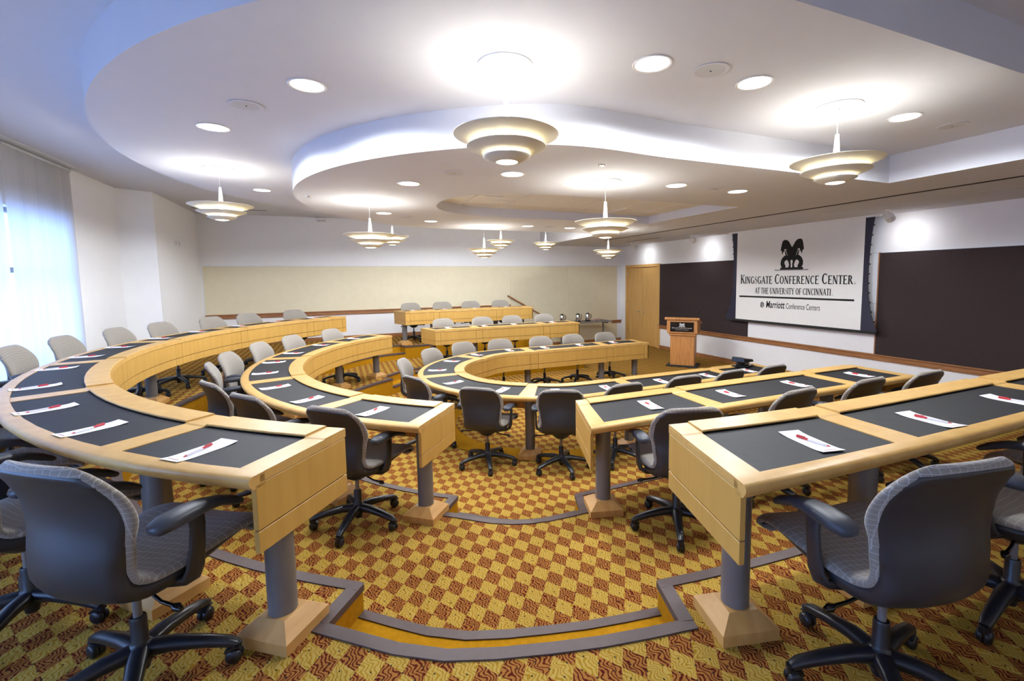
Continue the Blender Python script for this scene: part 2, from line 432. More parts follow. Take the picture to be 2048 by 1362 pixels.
band.build('soffit', 'ceiling_paint', ceil)
for a, b in (((3.60, -6.5), (3.66, 4.3)), ((4.45, 3.2), (4.49, 4.6))):
    MB().box2((a[0], a[1], Z2-.004), (b[0], b[1], Z2+.01)).build('slot', 'shadow_slot', ceil)['label'] = 'dark air slot in the soffit'
for y in (-5, -2.6, -.2, 2.2, 4.6):
    MB().box2((4.35, y, Z2-.003), (4.36, y+2.38, Z2+.01)).build('panel_joint', 'wall_grey', ceil)
MB().box2((-5.2, 5.45, ZU-.004), (-3.9, 5.50, ZU+.01)).build('slot', 'shadow_slot', ceil)
MB().box2((-3.6, 5.75, ZU-.003), (-1.0, 5.78, ZU+.01)).build('slot', 'wall_grey', ceil)
# recessed acoustic tiles, each its own piece
tm = MB().box2((-.297, -.297, 0), (.297, .297, .02)).mesh('tile', 'ceiling_tile', bevel=.004)
for i in range(7):
    for j in range(4):
        link('tile', tm, ceil, (-1.20+i*.605, -.9+j*.605, Z2+.13))
tg = MB()
for i in range(8): tg.box2((-1.51+i*.605, -1.3, Z2+.142), (-1.49+i*.605, 1.3, Z2+.155))
for j in range(5): tg.box2((-1.6, -1.21+j*.605, Z2+.142), (2.9, -1.19+j*.605, Z2+.155))
tg.build('tile_grid', 'white_metal', ceil)
# thin bright grid corners left by a maintenance opening
for (x, y, dx, dy) in ((-.58, .0, .012, .6), (-.58, .3, .3, .010), (-.80, 0, .24, .010), (1.55, .3, .010, .5), (1.55, .5, .25, .010)):
    MB().box2((x, y, Z2+.120), (x+dx, y+dy, Z2+.1285)).build('tile_trim', 'white_metal', ceil)

# walls --------------------------------------------------------------
wf = MB().box2((XP-.6, YF, 0), (XW+.2, YF+.15, ZU)).build('wall_far', 'wall_paint'); tag(wf, kind='structure')
# cream panel: upper band along the whole wall, full height beyond the tiers
cp = MB(); cp.box2((-5.28, YF-.012, 1.25), (1.80, YF, 2.31)); cp.build('panel', 'cream_panel', wf)['label'] = 'cream wall panel'
for a, b in ((1.805, 3.6), (3.605, 5.30)):
    MB().box2((a, YF-.012, .10), (b, YF, 2.31)).build('panel', 'cream_panel', wf)
MB().box2((-5.28, YF-.014, 2.31), (5.42, YF, 2.318)).build('reveal', 'wall_grey', wf)
wr = MB().box2((XW, YN, 0), (XW+.15, 4.45, ZU)).box2((XW, 5.99, 0), (XW+.15, YF+.15, ZU)).box2((XW, 4.45, 2.33), (XW+.15, 5.99, ZU)).box2((XW+.12, 4.3, 0), (XW+.15, 6.1, 2.4)).build('wall_right', 'wall_paint'); tag(wr, kind='structure')
MB().box2((XW-.03, 1.44, .66), (XW, 4.40, 2.31)).build('tack_panel', 'dark_board', wr)['label'] = 'dark brown fabric board'
MB().box2((XW-.03, -7.0, .66), (XW, -1.13, 2.30)).build('tack_panel', 'dark_board', wr)['label'] = 'dark brown fabric board'
MB().box2((XW-.036, -1.142, .66), (XW, -1.125, 2.31)).build('panel_edge', 'cherry_rail', wr)
for z0, z1_ in ((.66, 1.475), (1.485, 2.295)):
    MB().box2((XW-.02, -1.12, z0), (XW, 1.43, z1_)).build('white_panel', 'wall_paint', wr, bevel=.003)
MB().box2((XW-.008, -7.2, 2.300), (XW, 4.40, 2.306)).build('reveal', 'wall_grey', wr)
wn = MB().box2((XL-.4, YN-.15, 0), (XW+.2, YN, ZU)).build('wall_near', 'wall_paint'); tag(wn, kind='structure')
# left wall with the window bay
WY0, WY1, WZ0, WZ1 = -7.0, 1.98, .75, 2.79
wl = MB()
wl.box2((XL-.22, YN, 0), (XL, 3.6, WZ0)).box2((XL-.22, YN, WZ1), (XL, 3.6, ZU)).box2((XL-.22, YN, WZ0), (XL, WY0, WZ1)).box2((XL-.22, WY1, WZ0), (XL, 3.6, WZ1))
wl.prism([(XL-.22, 3.56), (XL, 3.56), (XP, 3.78), (XP, YF+.1), (XP-.62, YF+.1)], 0, ZU)
wlo = wl.build('wall_left', 'wall_paint'); tag(wlo, kind='structure')
k = 0
for a, b in ((-7.0, -4.9), (-4.9, -2.8), (-2.8, -.62), (-.62, 1.98)):
    k += 1
    fr = MB().box2((XL-.16, a, WZ0), (XL-.10, a+.05, WZ1)).box2((XL-.16, b-.05, WZ0), (XL-.10, b, WZ1)).box2((XL-.16, a, WZ0), (XL-.10, b, WZ0+.05)).box2((XL-.16, a, WZ1-.05), (XL-.10, b, WZ1)).build('window_%d' % k, 'window_frame_metal'); tag(fr, kind='structure')
    MB().box2((XL-.155, a+.05, 2.09), (XL-.105, b-.05, 2.15)).build('transom', 'window_frame_metal', fr)
    MB().box2((XL-.133, a+.05, WZ0+.05), (XL-.129, b-.05, 2.09)).build('pane', 'window_glass', fr)
    MB().box2((XL-.133, a+.05, 2.15), (XL-.129, b-.05, WZ1-.05)).build('pane', 'window_glass', fr)
ld = bpy.data.lights.new('window_portal', 'AREA'); ld.shape = 'RECTANGLE'; ld.size = WY1-WY0; ld.size_y = WZ1-WZ0; ld.cycles.is_portal = True
lo = bpy.data.objects.new('window_portal', ld); COL.objects.link(lo); lo.location = (XL-.24, (WY0+WY1)/2, (WZ0+WZ1)/2); lo.rotation_euler = (PI/2, 0, -PI/2)
# outside: pale ground below the window line
og = MB().box2((-60, -60, -3.3), (XL-3, 60, -3.2)).build('ground_outside', 'wall_grey'); tag(og, kind='structure')
# roller blinds
yb = 2.08
for i in range(4):
    y1 = yb-i*1.375; y0 = y1-1.325
    t_ = tag(empty('roller_blind', (XL+.06, y0, 3.40)), ['pale translucent window blind nearest the far corner', 'pale translucent window blind cut by the left picture edge', 'pale translucent window blind third from the far corner', 'pale translucent window blind fourth from the far corner', 'pale translucent window blind fifth from the far corner', 'pale translucent window blind sixth from the far corner'][i], 'blind', 'window blinds on the left wall')
    zb = .60
    V = []; F = []
    for q in range(13):
        yy = (y1-y0)*q/12; V += [(.004*math.sin(q*1.3), yy, 3.395-3.40), (.006*math.sin(q*.9+i), yy, zb-3.40)]
    for q in range(12): F.append((2*q, 2*q+2, 2*q+3, 2*q+1))
    MB().add(V, F).build('blind_fabric', 'roller_blind', t_, smooth=True)
    MB().box2((-.012, 0, zb-3.40-.03), (.012, y1-y0, zb-3.40)).build('bottom_bar', 'white_metal', t_)
    MB().tube([(0, 0, .0), (0, y1-y0, .0)], .018, 12).build('roller', 'wall_grey', t_, smooth=True)
MB().box2((XL, -7, 3.425), (XL+.14, 2.12, ZU)).build('trim_1', 'wall_grey')
tag(bpy.data.objects['trim_1'], kind='structure')

# baseboards, rails --------------------------------------------------
def struct(o): return tag(o, kind='structure')
b1 = MB().box2((-5.32, YF-.018, F2), (1.76, YF, F2+.085)).box2((1.76, YF-.018, 0), (XW, YF, .10)).build('baseboard_far', 'cherry_rail', bevel=.004); struct(b1)
b2 = MB().box2((XW-.018, YN, 0), (XW, 4.45, .10)).build('baseboard_right', 'cherry_rail', bevel=.004); struct(b2)
b3 = MB().box2((XL, YN, F2), (XL+.018, 3.57, F2+.085)).build('baseboard_left', 'cherry_rail', bevel=.004); struct(b3)
def rail(name, pts, wdir, lab=None):
    """shelf-like rail: proud cap with a recessed lower board"""
    (a, b) = pts; n = Vector(wdir)
    mb = MB()
    def bx(d, z0, z1_):
        p = Vector(a); q = Vector(b)
        mb.box2((min(p.x, q.x, p.x+n.x*d), min(p.y, q.y, p.y+n.y*d), p.z+z0), (max(p.x, q.x, p.x+n.x*d), max(p.y, q.y, p.y+n.y*d), p.z+z1_))
    bx(.055, -.022, 0); bx(.028, -.085, -.022); bx(.036, -.10, -.085)
    return struct(mb.build(name, 'cherry_rail', bevel=.003))
rail('trim_2', ((-5.28, YF, 1.25), (1.80, YF, 1.25)), (0, -1))
rail('trim_3', ((XW, -7.2, .66), (XW, 4.44, .66)), (-1, 0))
rail('trim_4', ((5.10, YF, .66), (XW, YF, .66)), (0, -1))
hr = tag(empty('handrail', (1.7, YF-.08, 0)), 'dark sloping handrail on the far cream wall beside the steps', 'handrail')
MB().tube([(0, 0, 1.50), (1.05, 0, .90)], (.022, .022), 10).build('rail', 'cherry_rail', hr, smooth=True)
for x in (.12, .9): MB().tube([(x, .0, 1.50-x*.571-.02), (x, .065, 1.50-x*.571-.06)], .008, 8).build('bracket', 'steel_polish', hr, smooth=True)

# double door --------------------------------------------------------
dr = struct(MB().box2((XW-.03, 4.40, 0), (XW+.02, 4.50, 2.33)).box2((XW-.03, 5.93, 0), (XW+.02, 6.03, 2.33)).box2((XW-.03, 4.50, 2.25), (XW+.02, 5.93, 2.33)).build('door_1', 'door_maple', bevel=.004))
for a, b, hy in ((4.508, 5.209, 5.09), (5.221, 5.922, 5.34)):
    lf = MB().box2((XW-.005, a, .01), (XW+.04, b, 2.245)).build('door_leaf', 'door_maple', dr, bevel=.003)
    MB().tube([(XW-.005, hy, .97), (XW-.055, hy, .97)], .012, 10).build('handle_stem', 'steel_polish', lf, smooth=True)
    MB().tube([(XW-.055, hy+.055, .97), (XW-.055, hy-.055, .97)], [.017, .017], 10, up=Vector((1, 0, 0))).build('handle', 'steel_polish', lf, smooth=True)
    for z in (.35, 1.2, 2.0):
        MB().tube([(XW-.012, (a if a < 5 else b), z), (XW-.012, (a if a < 5 else b), z+.1)], .008, 8).build('hinge', 'steel_polish', lf, smooth=True)

# wall plates, small fixtures -----------------------------------------
for y, nm, lb in ((4.78, 'wall_plate', 'small white switch plate high on the left pier, left one'), (4.98, 'wall_plate', 'small white outlet plate high on the left pier, right one')):
    t_ = tag(empty(nm, (XP, y, 2.70)), lb, 'wall plate', 'plates on the left pier')
    MB().box2((0, -.045, -.06), (.008, .045, .06)).build('plate', 'paper', t_, bevel=.002); MB().box2((.008, -.012, -.03), (.014, .012, .03)).build('toggle', 'wall_grey', t_)
t_ = tag(empty('wall_speaker', (-2.88, YF, 3.40)), 'small grey box fixed high on the far wall under the ceiling', 'speaker')
MB().box2((-.10, -.10, -.05), (.10, 0, .04)).build('body', 'white_metal', t_, bevel=.01); MB().box2((-.09, -.104, -.045), (.09, -.1, -.01)).build('grille', 'speaker_grille', t_)

# ================================================================== TABLES
TABLES = {}
def make_table(name, row, v0, v1, divs, label, ends=(True, True), cols=None):
    """v0<v1; divs: v of divider strip centres"""
    z = row['z']; f_i = row['i']
    mid_p = P2(row, (v0+v1)/2, ('i', .28))
    t = tag(empty(name, (0, 0, z)), label, 'table', 'tiered conference tables')
    def dv(v, d):      # shift by d metres along the curve, measured at mid depth
        p = P2(row, v, ('i', .28)); q = P2(row, v+1, ('i', .28)); return v+d/max((q-p).length, 1e-3)
    LB, OB, DW, EW = .135, .072, .145, .105
    # base slab and bullnosed outer band
    mb = MB(); sweep(mb, row, v0, v1, [(('i', .004), T-.034), (('i', .004), T-.008), (('o', .05), T-.008), (('o', .05), T-.034)], 0); mb.build('tabletop', 'maple', t, smooth=True)
    mb = MB(); sweep(mb, row, v0, v1, [(('o', OB), T-.05), (('o', OB), T), (('o', .020), T), (('o', .006), T-.005), (('o', 0), T-.014), (('o', .004), T-.030), (('o', .020), T-.05)], 0)
    mb.build('edge_band', 'maple', t, smooth=True, angle=50)
    # cells between end strips and dividers
    ed = [v0]+list(divs)+[v1]
    cells = []
    for i in range(len(ed)-1):
        a = dv(ed[i], EW if i == 0 else DW/2); b = dv(ed[i+1], -EW if i == len(ed)-2 else -DW/2); cells.append((a, b))
    for a, b in cells:
        mb = MB(); sweep(mb, row, dv(a, .002), dv(b, -.002), [(('i', LB-.02), T-.009), (('i', LB-.02), T-.003), (('o', OB+.002), T-.003), (('o', OB+.002), T-.009)], 0)
        mb.build('writing_mat', 'blotter', t)
    # dividers and end strips (wood, full depth)
    strips = [(v0, dv(v0, EW))]+[(dv(d, -DW/2), dv(d, DW/2)) for d in divs]+[(dv(v1, -EW), v1)]
    for a, b in strips:
        mb = MB(); sweep(mb, row, a, b, [(('i', .0), T-.034), (('i', .0), T+.004), (('i', LB), T+.004), (('i', LB+.01), T), (('o', OB-.001), T), (('o', OB-.001), T-.034)], 0, inset=.0012)
        mb.build('divider', 'maple', t)
    for a, b in cells:
        mb = MB(); sweep(mb, row, a, b, [(('i', .0), T-.034), (('i', .0), T+.008), (('i', .004), T+.012), (('i', LB-.004), T+.012), (('i', LB), T+.009), (('i', LB), T+.004), (('i', LB-.022), T+.004), (('i', LB-.022), T-.034)], 0, inset=.0012)
        mb.build('ledge', 'maple', t, smooth=True)
    # modesty panel: upper and lower board for every cell and divider, grooves between
    for a, b in cells+strips:
        for z0, z1_ in ((.538, .702), (.452, .531)):
            mb = MB(); sweep(mb, row, a, b, [(('i', .006), z0), (('i', .006), z1_), (('i', .026), z1_), (('i', .026), z0)], 0, inset=.0028)
            mb.build('front_panel', 'maple_panel', t)
    mb = MB(); sweep(mb, row, v0, v1, [(('i', .024), .46), (('i', .024), .70), (('i', .032), .70), (('i', .032), .46)], 0, inset=.004); mb.build('panel_core', 'oak', t)
    # end panels
    for v, sgn, on in ((v0, 1, ends[0]), (v1, -1, ends[1])):
        if not on: continue
        for z0, z1_, th in ((.537, .703, .022), (.452, .532, .022)):
            a = P2(row, v, ('i', .006)); b = P2(row, v, ('o', .030)); w = P2(row, dv(v, sgn*.05), ('i', .006)); d = (w-a).normalized()*th
            mb = MB(); mb.add([(*a, z0), (*b, z0), (*(b+d), z0), (*(a+d), z0), (*a, z1_), (*b, z1_), (*(b+d), z1_), (*(a+d), z1_)], [(0, 1, 2, 3), (4, 5, 6, 7), (0, 1, 5, 4), (1, 2, 6, 5), (2, 3, 7, 6), (3, 0, 4, 7)])
            mb.build('end_panel', 'maple_panel', t, bevel=.0015)
    # columns on pyramid bases
    cv = cols if cols is not None else [dv(v0, .10)]+list(divs)+[dv(v1, -.10 if name == 'curved_table' else -.17)]
    for v in cv:
        p = P2(row, v, ('i', .315)); q = P2(row, v, ('i', 0)); a = math.atan2((p-q).y, (p-q).x)
        lg = link('leg', COLUMN, t, (p.x, p.y, 0)); bs = link('base_plate', BASE, lg, None, (0, 0, a))
    TABLES[name+str(len(TABLES))] = t
    return t
COLUMN = MB().lathe([(.0, .05), (.054, .05), (.054, T-.035), (0, T-.035)], n=24).mesh('leg', 'steel_column', smooth=True)
hb, ht = .118, .060
BASE = MB().add([(-hb, -hb, 0), (hb, -hb, 0), (hb, hb, 0), (-hb, hb, 0), (-hb, -hb, .045), (hb, -hb, .045), (hb, hb, .045), (-hb, hb, .045), (-ht, -ht, .092), (ht, -ht, .092), (ht, ht, .092), (-ht, ht, .092)],
     [(3, 2, 1, 0), (0, 1, 5, 4), (1, 2, 6, 5), (2, 3, 7, 6), (3, 0, 4, 7), (4, 5, 9, 8), (5, 6, 10, 9), (6, 7, 11, 10), (7, 4, 8, 11), (8, 9, 10, 11)]).mesh('base_plate', 'ash_base')
R1, R2, R3 = ROWS[1], ROWS[2], ROWS[3]
XE = dict(r1n=2.68, r1f=2.68, r2n=2.32, r2f=2.12, r3n=2.05, r3f=1.70)
make_table('curved_table', R1, vx(XE['r1n'], -1), vx(XE['r1f'], 1), [vx(1.86, -1), vx(.42, -1), vaz(-120.5), vaz(179), vaz(121), vx(.36, 1), vx(1.84, 1)], 'innermost U-shaped wooden table facing the lectern')
make_table('curved_table', R2, vaz(-127.2), vaz(126.5), [vaz(-143), vaz(-166.8), vaz(169), vaz(143)], 'middle curved wooden table wrapped behind the U-shaped one')
make_table('curved_table', R3, vaz(-125.8), vaz(124), [vaz(-135.3), vaz(-154), vaz(-172.5), vaz(169.5), vaz(151.7), vaz(134)], 'largest outer curved wooden table at the left by the windows')
make_table('straight_table', R2, vx(XE['r2n'], -1), at_x(R2['i'], -.945, -1), [vx(1.5, -1), vaz(-91.2)], 'straight wooden table in the middle row right of the steps')
make_table('straight_table', R3, vx(XE['r3n'], -1), at_x(R3['i'], -1.235, -1), [vx(1.08, -1), at_x(R3['i'], -.44, -1)], 'straight wooden table nearest the camera at the right')
make_table('straight_table', R2, at_x(R2['i'], -.95, 1), vx(XE['r2f'], 1), [vaz(92), vx(1.35, 1)], 'straight wooden table in the middle row across the room')
make_table('straight_table', R3, at_x(R3['i'], -1.30, 1), vx(XE['r3f'], 1), [at_x(R3['i'], -.62, 1), vx(.85, 1)], 'straight wooden table farthest back along the cream wall')

# ================================================================== CHAIR
PROF = [(.262, .405), (.268, .430), (.235, .452), (.17, .462), (.08, .457), (0, .452), (-.08, .448), (-.15, .450), (-.20, .468), (-.228, .505), (-.238, .555), (-.240, .62), (-.241, .68), (-.248, .74), (-.264, .80), (-.288, .855), (-.305, .885)]
def catmull(P, t):
    n = len(P)-1; x = max(0, min(n-1e-6, t*n)); i = int(x); f = x-i
    p0, p1, p2, p3 = P[max(i-1, 0)], P[i], P[i+1], P[min(i+2, n)]
    return tuple(.5*((2*b)+(c-a)*f+(2*a-5*b+4*c-d)*f*f+(3*b-a-3*c+d)*f**3) for a, b, c, d in zip(p0, p1, p2, p3))
PROF = [(y+.06, z) for y, z in PROF]
NS, NT_ = 56, 22
def halfw(s):
    pts = [(0, .195), (.06, .225), (.16, .243), (.35, .240), (.50, .212), (.58, .205), (.68, .218), (.78, .243), (.86, .238), (.92, .220), (.96, .192), (.985, .155), (1, .12)]
    for (a, wa), (b, wb) in zip(pts, pts[1:]):
        if s <= b: return wa+(wb-wa)*smooth((s-a)/(b-a)) if b > a else wb
    return pts[-1][1]
def surf(s, t, grow=1.0):
    y, z = catmull(PROF, s); y2, z2 = catmull(PROF, min(1, s+.01)); y1, z1_ = catmull(PROF, max(0, s-.01))
    ty, tz = y2-y1, z2-z1_; L = math.hypot(ty, tz); ty /= L; tz /= L
    n = (0, -tz*-1, 0)
    n = Vector((0, tz, -ty))       # sitter side: up on the seat, forward on the back
    if n.z < 0 and s < .45: n = -n
    if s >= .45 and n.y < 0: n = -n
    w = halfw(s)*grow; x = w*t
    back = smooth((s-.42)/.2)
    c = (.018*(1-back)+.050*back*(1-.45*smooth((s-.8)/.2)))*t*t
    # the top edge of the back is a broad arc
    dz = -.050*(x/.24)**2*smooth((s-.66)/.34)
    return Vector((x, y, z+dz))+n*c, n
def plate(off_a, off_b, s0, s1, grow, ep=(8, 22)):
    """closed rounded plate: side a at +off_a, side b at -off_b along the normal"""
    A, B, UV = [], [], []
    L = 1.05
    for i in range(NS+1):
        q = i/NS; q = .5*q+.5*(.5-.5*math.cos(PI*q)); s = s0+(s1-s0)*q
        for j in range(NT_+1):
            t = math.sin((j/NT_*2-1)*PI/2*.98)/math.sin(PI/2*.98)
            e = max(abs(t), abs(2*q-1))
            k = (1-min(1, abs(t))**ep[0])*(1-abs(2*q-1)**ep[1])
            k = max(k, 0)**.5
            p, n = surf(s, t, grow)
            ob = off_b(s) if callable(off_b) else off_b
            A.append(p+n*off_a*k); B.append(p-n*ob*k); UV.append((p.x, s*L))
    return A, B, UV
def grid_faces(k, flip):
    F = []
    for i in range(NS):
        for j in range(NT_):
            a = k+i*(NT_+1)+j; f = (a, a+1, a+NT_+2, a+NT_+1); F.append(f[::-1] if flip else f)
    return F
def plate_mesh(name, mat, off_a, off_b, s0, s1, grow, split=None, ep=(8, 12)):
    A, B, UV = plate(off_a, off_b, s0, s1, grow, ep)
    V = A+B; F = grid_faces(0, False)+grid_faces(len(A), True); uv = UV+UV
    bm = bmesh.new(); vs = [bm.verts.new(p) for p in V]; ul = bm.loops.layers.uv.new('UVMap')
    for f in F:
        fc = bm.faces.new([vs[i] for i in f])
        for l, i in zip(fc.loops, f): l[ul].uv = uv[i]
    bmesh.ops.remove_doubles(bm, verts=bm.verts, dist=.0004)
    bmesh.ops.recalc_face_normals(bm, faces=bm.faces); bm.normal_update()
    out = []
    if split is None:
        me = bpy.data.meshes.new(name); bm.to_mesh(me); me.polygons.foreach_set('use_smooth', [True]*len(me.polygons)); me.materials.append(MATS[mat]); bm.free(); return me
    nrm = {v.index: v.normal.copy() for v in bm.verts}; bm.verts.index_update(); nrm = [v.normal.copy() for v in bm.verts]
    for part, nm in ((0, name[0]), (1, name[1])):
        me = bpy.data.meshes.new(nm); idx = {}; vv = []; ff = []; uu = []; nn = []
        for f in bm.faces:
            sm = sum(l[ul].uv[1] for l in f.loops)/len(f.loops)/1.05
            if (sm > split) != bool(part): continue
            g = []
            for l in f.loops:
                i = l.vert.index
                if i not in idx: idx[i] = len(vv); vv.append(l.vert.co.copy()); nn.append(nrm[i])
                g.append(idx[i]); uu.append(l[ul].uv.copy())
            ff.append(g)
        me.from_pydata(vv, [], ff); me.update(); u2 = me.uv_layers.new(name='UVMap')
        for i, q in enumerate(uu): u2.data[i].uv = q
        me.polygons.foreach_set('use_smooth', [True]*len(me.polygons)); me.normals_split_custom_set_from_vertices(nn)
        me.materials.append(MATS[mat]); out.append(me)
    bm.free(); return out
seat_me, back_me = plate_mesh(('seat', 'backrest'), 'chair_fabric', .026, .016, 0, 1, 1.0, split=.50)
shell_me = plate_mesh('back_shell', 'chair_plastic', -.008, lambda s: .020+.042*smooth((s-.12)/.30)*smooth((.80-s)/.34), .02, .975, .945, ep=(26, 60))
def star_leg():
    return MB().tube([(0, .02, .115), (0, .10, .118), (0, .20, .102), (0, .275, .083), (0, .298, .070)], [(.031, .027), (.029, .023), (.025, .019), (.022, .017), (.017, .014)], 10).mesh('leg', 'star_plastic', smooth=True, angle=60)
def caster():
    mb = MB(); ax = []
    for sx in (-1, 1):
        prof = [(0, sx*.003), (.024, sx*.003), (.027, sx*.008), (.027, sx*.017), (.020, sx*.023), (0, sx*.024)]
        V = []; F = []; n = 16
        for i in range(n):
            a = 2*PI*i/n
            for r, x in prof: V.append((x, .300+r*math.cos(a)-.012, .028+r*math.sin(a)))
        for i in range(n):
            for q in range(len(prof)-1): F.append((i*6+q, ((i+1) % n)*6+q, ((i+1) % n)*6+q+1, i*6+q+1))
        mb.add(V, F)
    mb.tube([(0, .300, .075), (0, .300, .040)], [(.014, .014), (.010, .010)], 8, up=Vector((0, 1, 0)))
    mb.tube([(0, .262, .048), (0, .285, .062), (0, .310, .060)], [(.021, .006), (.022, .008), (.016, .006)], 8)
    return mb.mesh('caster', 'star_plastic', smooth=True, angle=50)
LEG, CAST = star_leg(), caster()
def make_chair():
    t = empty('swivel_chair')
    link('seat', seat_me, t); link('backrest', back_me, t)
    link('back_shell', shell_me, t)
    # mechanism under the seat
    mb = MB().lathe([(.0, .325), (.045, .325), (.075, .345), (.105, .375), (.115, .40), (0, .41)], (0, 0, 0), 24)
    mc = mb.build('mechanism', 'chair_plastic', t, smooth=True)
    for sx, dy, dz in ((-1, 0, 0), (1, -.01, -.004)):
        MB().tube([(sx*.10, -.03, .375), (sx*.19, -.04+dy, .366+dz), (sx*.245, -.045+dy, .366+dz), (sx*.262, -.046+dy, .364+dz), (sx*.285, -.048+dy, .362+dz)], [(.0055, .0055), (.0055, .0055), (.007, .007), (.015, .012), (.007, .006)], 10).build('lever', 'black_gloss', mc, smooth=True, angle=60)
    MB().lathe([(0, .19), (.0135, .19), (.0135, .335), (0, .335)], n=16).build('gas_rod', 'steel_column', t, smooth=True)
    MB().lathe([(0, .045), (.022, .045), (.028, .08), (.045, .085), (.045, .13), (.030, .142), (.025, .15), (.025, .235), (.022, .242), (0, .242)], n=20).build('hub', 'star_plastic', t, smooth=True)
    for k in range(5):
        a = 2*PI*k/5+.35
        l = link('leg', LEG, t, None, (0, 0, a)); link('caster', CAST, l)
    for sx in (-1, 1):
        X = sx*.256
        mb = MB().tube([(X, .035, .635), (X+sx*.004, .035, .59), (X+sx*.002, .03, .52), (X, .02, .45), (X-sx*.012, .012, .415), (X-sx*.05, .005, .398), (X-sx*.13, 0, .402)],
                       [(.028, .010), (.027, .010), (.028, .010), (.032, .011), (.034, .013), (.034, .011), (.034, .009)], 12, up=Vector((sx, 0, .001)))
        ar = mb.build('arm_post', 'chair_plastic', t, smooth=True, angle=60)
        mb = MB().tube([(X, -.110, .640), (X, -.100, .643), (X, -.06, .648), (X, .0, .651), (X, .06, .649), (X, .12, .636), (X+sx*.0, .17, .614), (X-sx*.004, .205, .594), (X-sx*.004, .215, .588)],
                       [(.016, .010), (.034, .019), (.044, .025), (.044, .025), (.038, .021), (.030, .017), (.028, .017), (.020, .012), (.008, .006)], 16)
        mb.build('arm_pad', 'arm_plastic', ar, smooth=True, angle=70)
    return t
proto = make_chair(); index_kids()
ORD = ['first', 'second', 'third', 'fourth', 'fifth', 'sixth', 'seventh', 'eighth', 'ninth', 'tenth', 'eleventh', 'twelfth', 'thirteenth', 'fourteenth']
used = [False]
def place_chair(x, y, z, rz, label, group, star=0):
    t = proto if not used[0] else copy_tree(proto)
    used[0] = True
    t.location = (x, y, z); t.rotation_euler = (0, 0, rz)
    tag(t, label, 'chair', group)
    for ch in KIDS.get(t.name, []):
        if ch.name.startswith('leg'): ch.rotation_euler = (0, 0, ch.rotation_euler[2]+star)
    return t
# rows of seats: (row, list of (v, radial offset from outer edge, yaw deg, star deg))
def A(az): return vaz(az)
X = lambda x, s: vx(x, s) if x >= 0 else None
LEGPOS = []
bpy.context.view_layer.update()
for o in bpy.data.objects:
    if o.type == 'MESH' and o.name.startswith('leg') and o.parent and 'table' in o.parent.name: LEGPOS.append(Vector((o.location.x, o.location.y)))
def clear_columns(x, y, rz, kk=1.0):
    fw = Vector((-math.sin(rz), math.cos(rz))); rt = Vector((math.cos(rz), math.sin(rz))); p = Vector((x, y))
    for _ in range(4):
        for q in LEGPOS:
            d = q-p
            if d.length > .8: continue
            lx, ly = d.dot(rt), d.dot(fw)
            if ly < -.1: continue
            for w, l in ((.300*kk, .400 if abs(lx) < .22 else .365), (.345*kk, .285)):
                if abs(lx) < w and ly < l:
                    if w-abs(lx) < .085 or (w-abs(lx) < l-ly): p = p-rt*math.copysign(w-abs(lx)+.003, lx)
                    else: p = p-fw*(l-ly+.003)
                    d = q-p; lx, ly = d.dot(rt), d.dot(fw)
    return p.x, p.y
def best_star(x, y, rz):
    near = [q-Vector((x, y)) for q in LEGPOS if (q-Vector((x, y))).length < .7]
    if not near: return None
    best = (-1, 0)
    for k in range(72):
        st = k; d = 9
        for q in near:
            for j in range(5):
                a = rz+math.radians(st)+2*PI*j/5+.35+PI/2
                for f in (.15, .22, .30, .33): d = min(d, (Vector((math.cos(a), math.sin(a)))*f-q).length)
        if d > best[0]: best = (d, st)
    return best[1]
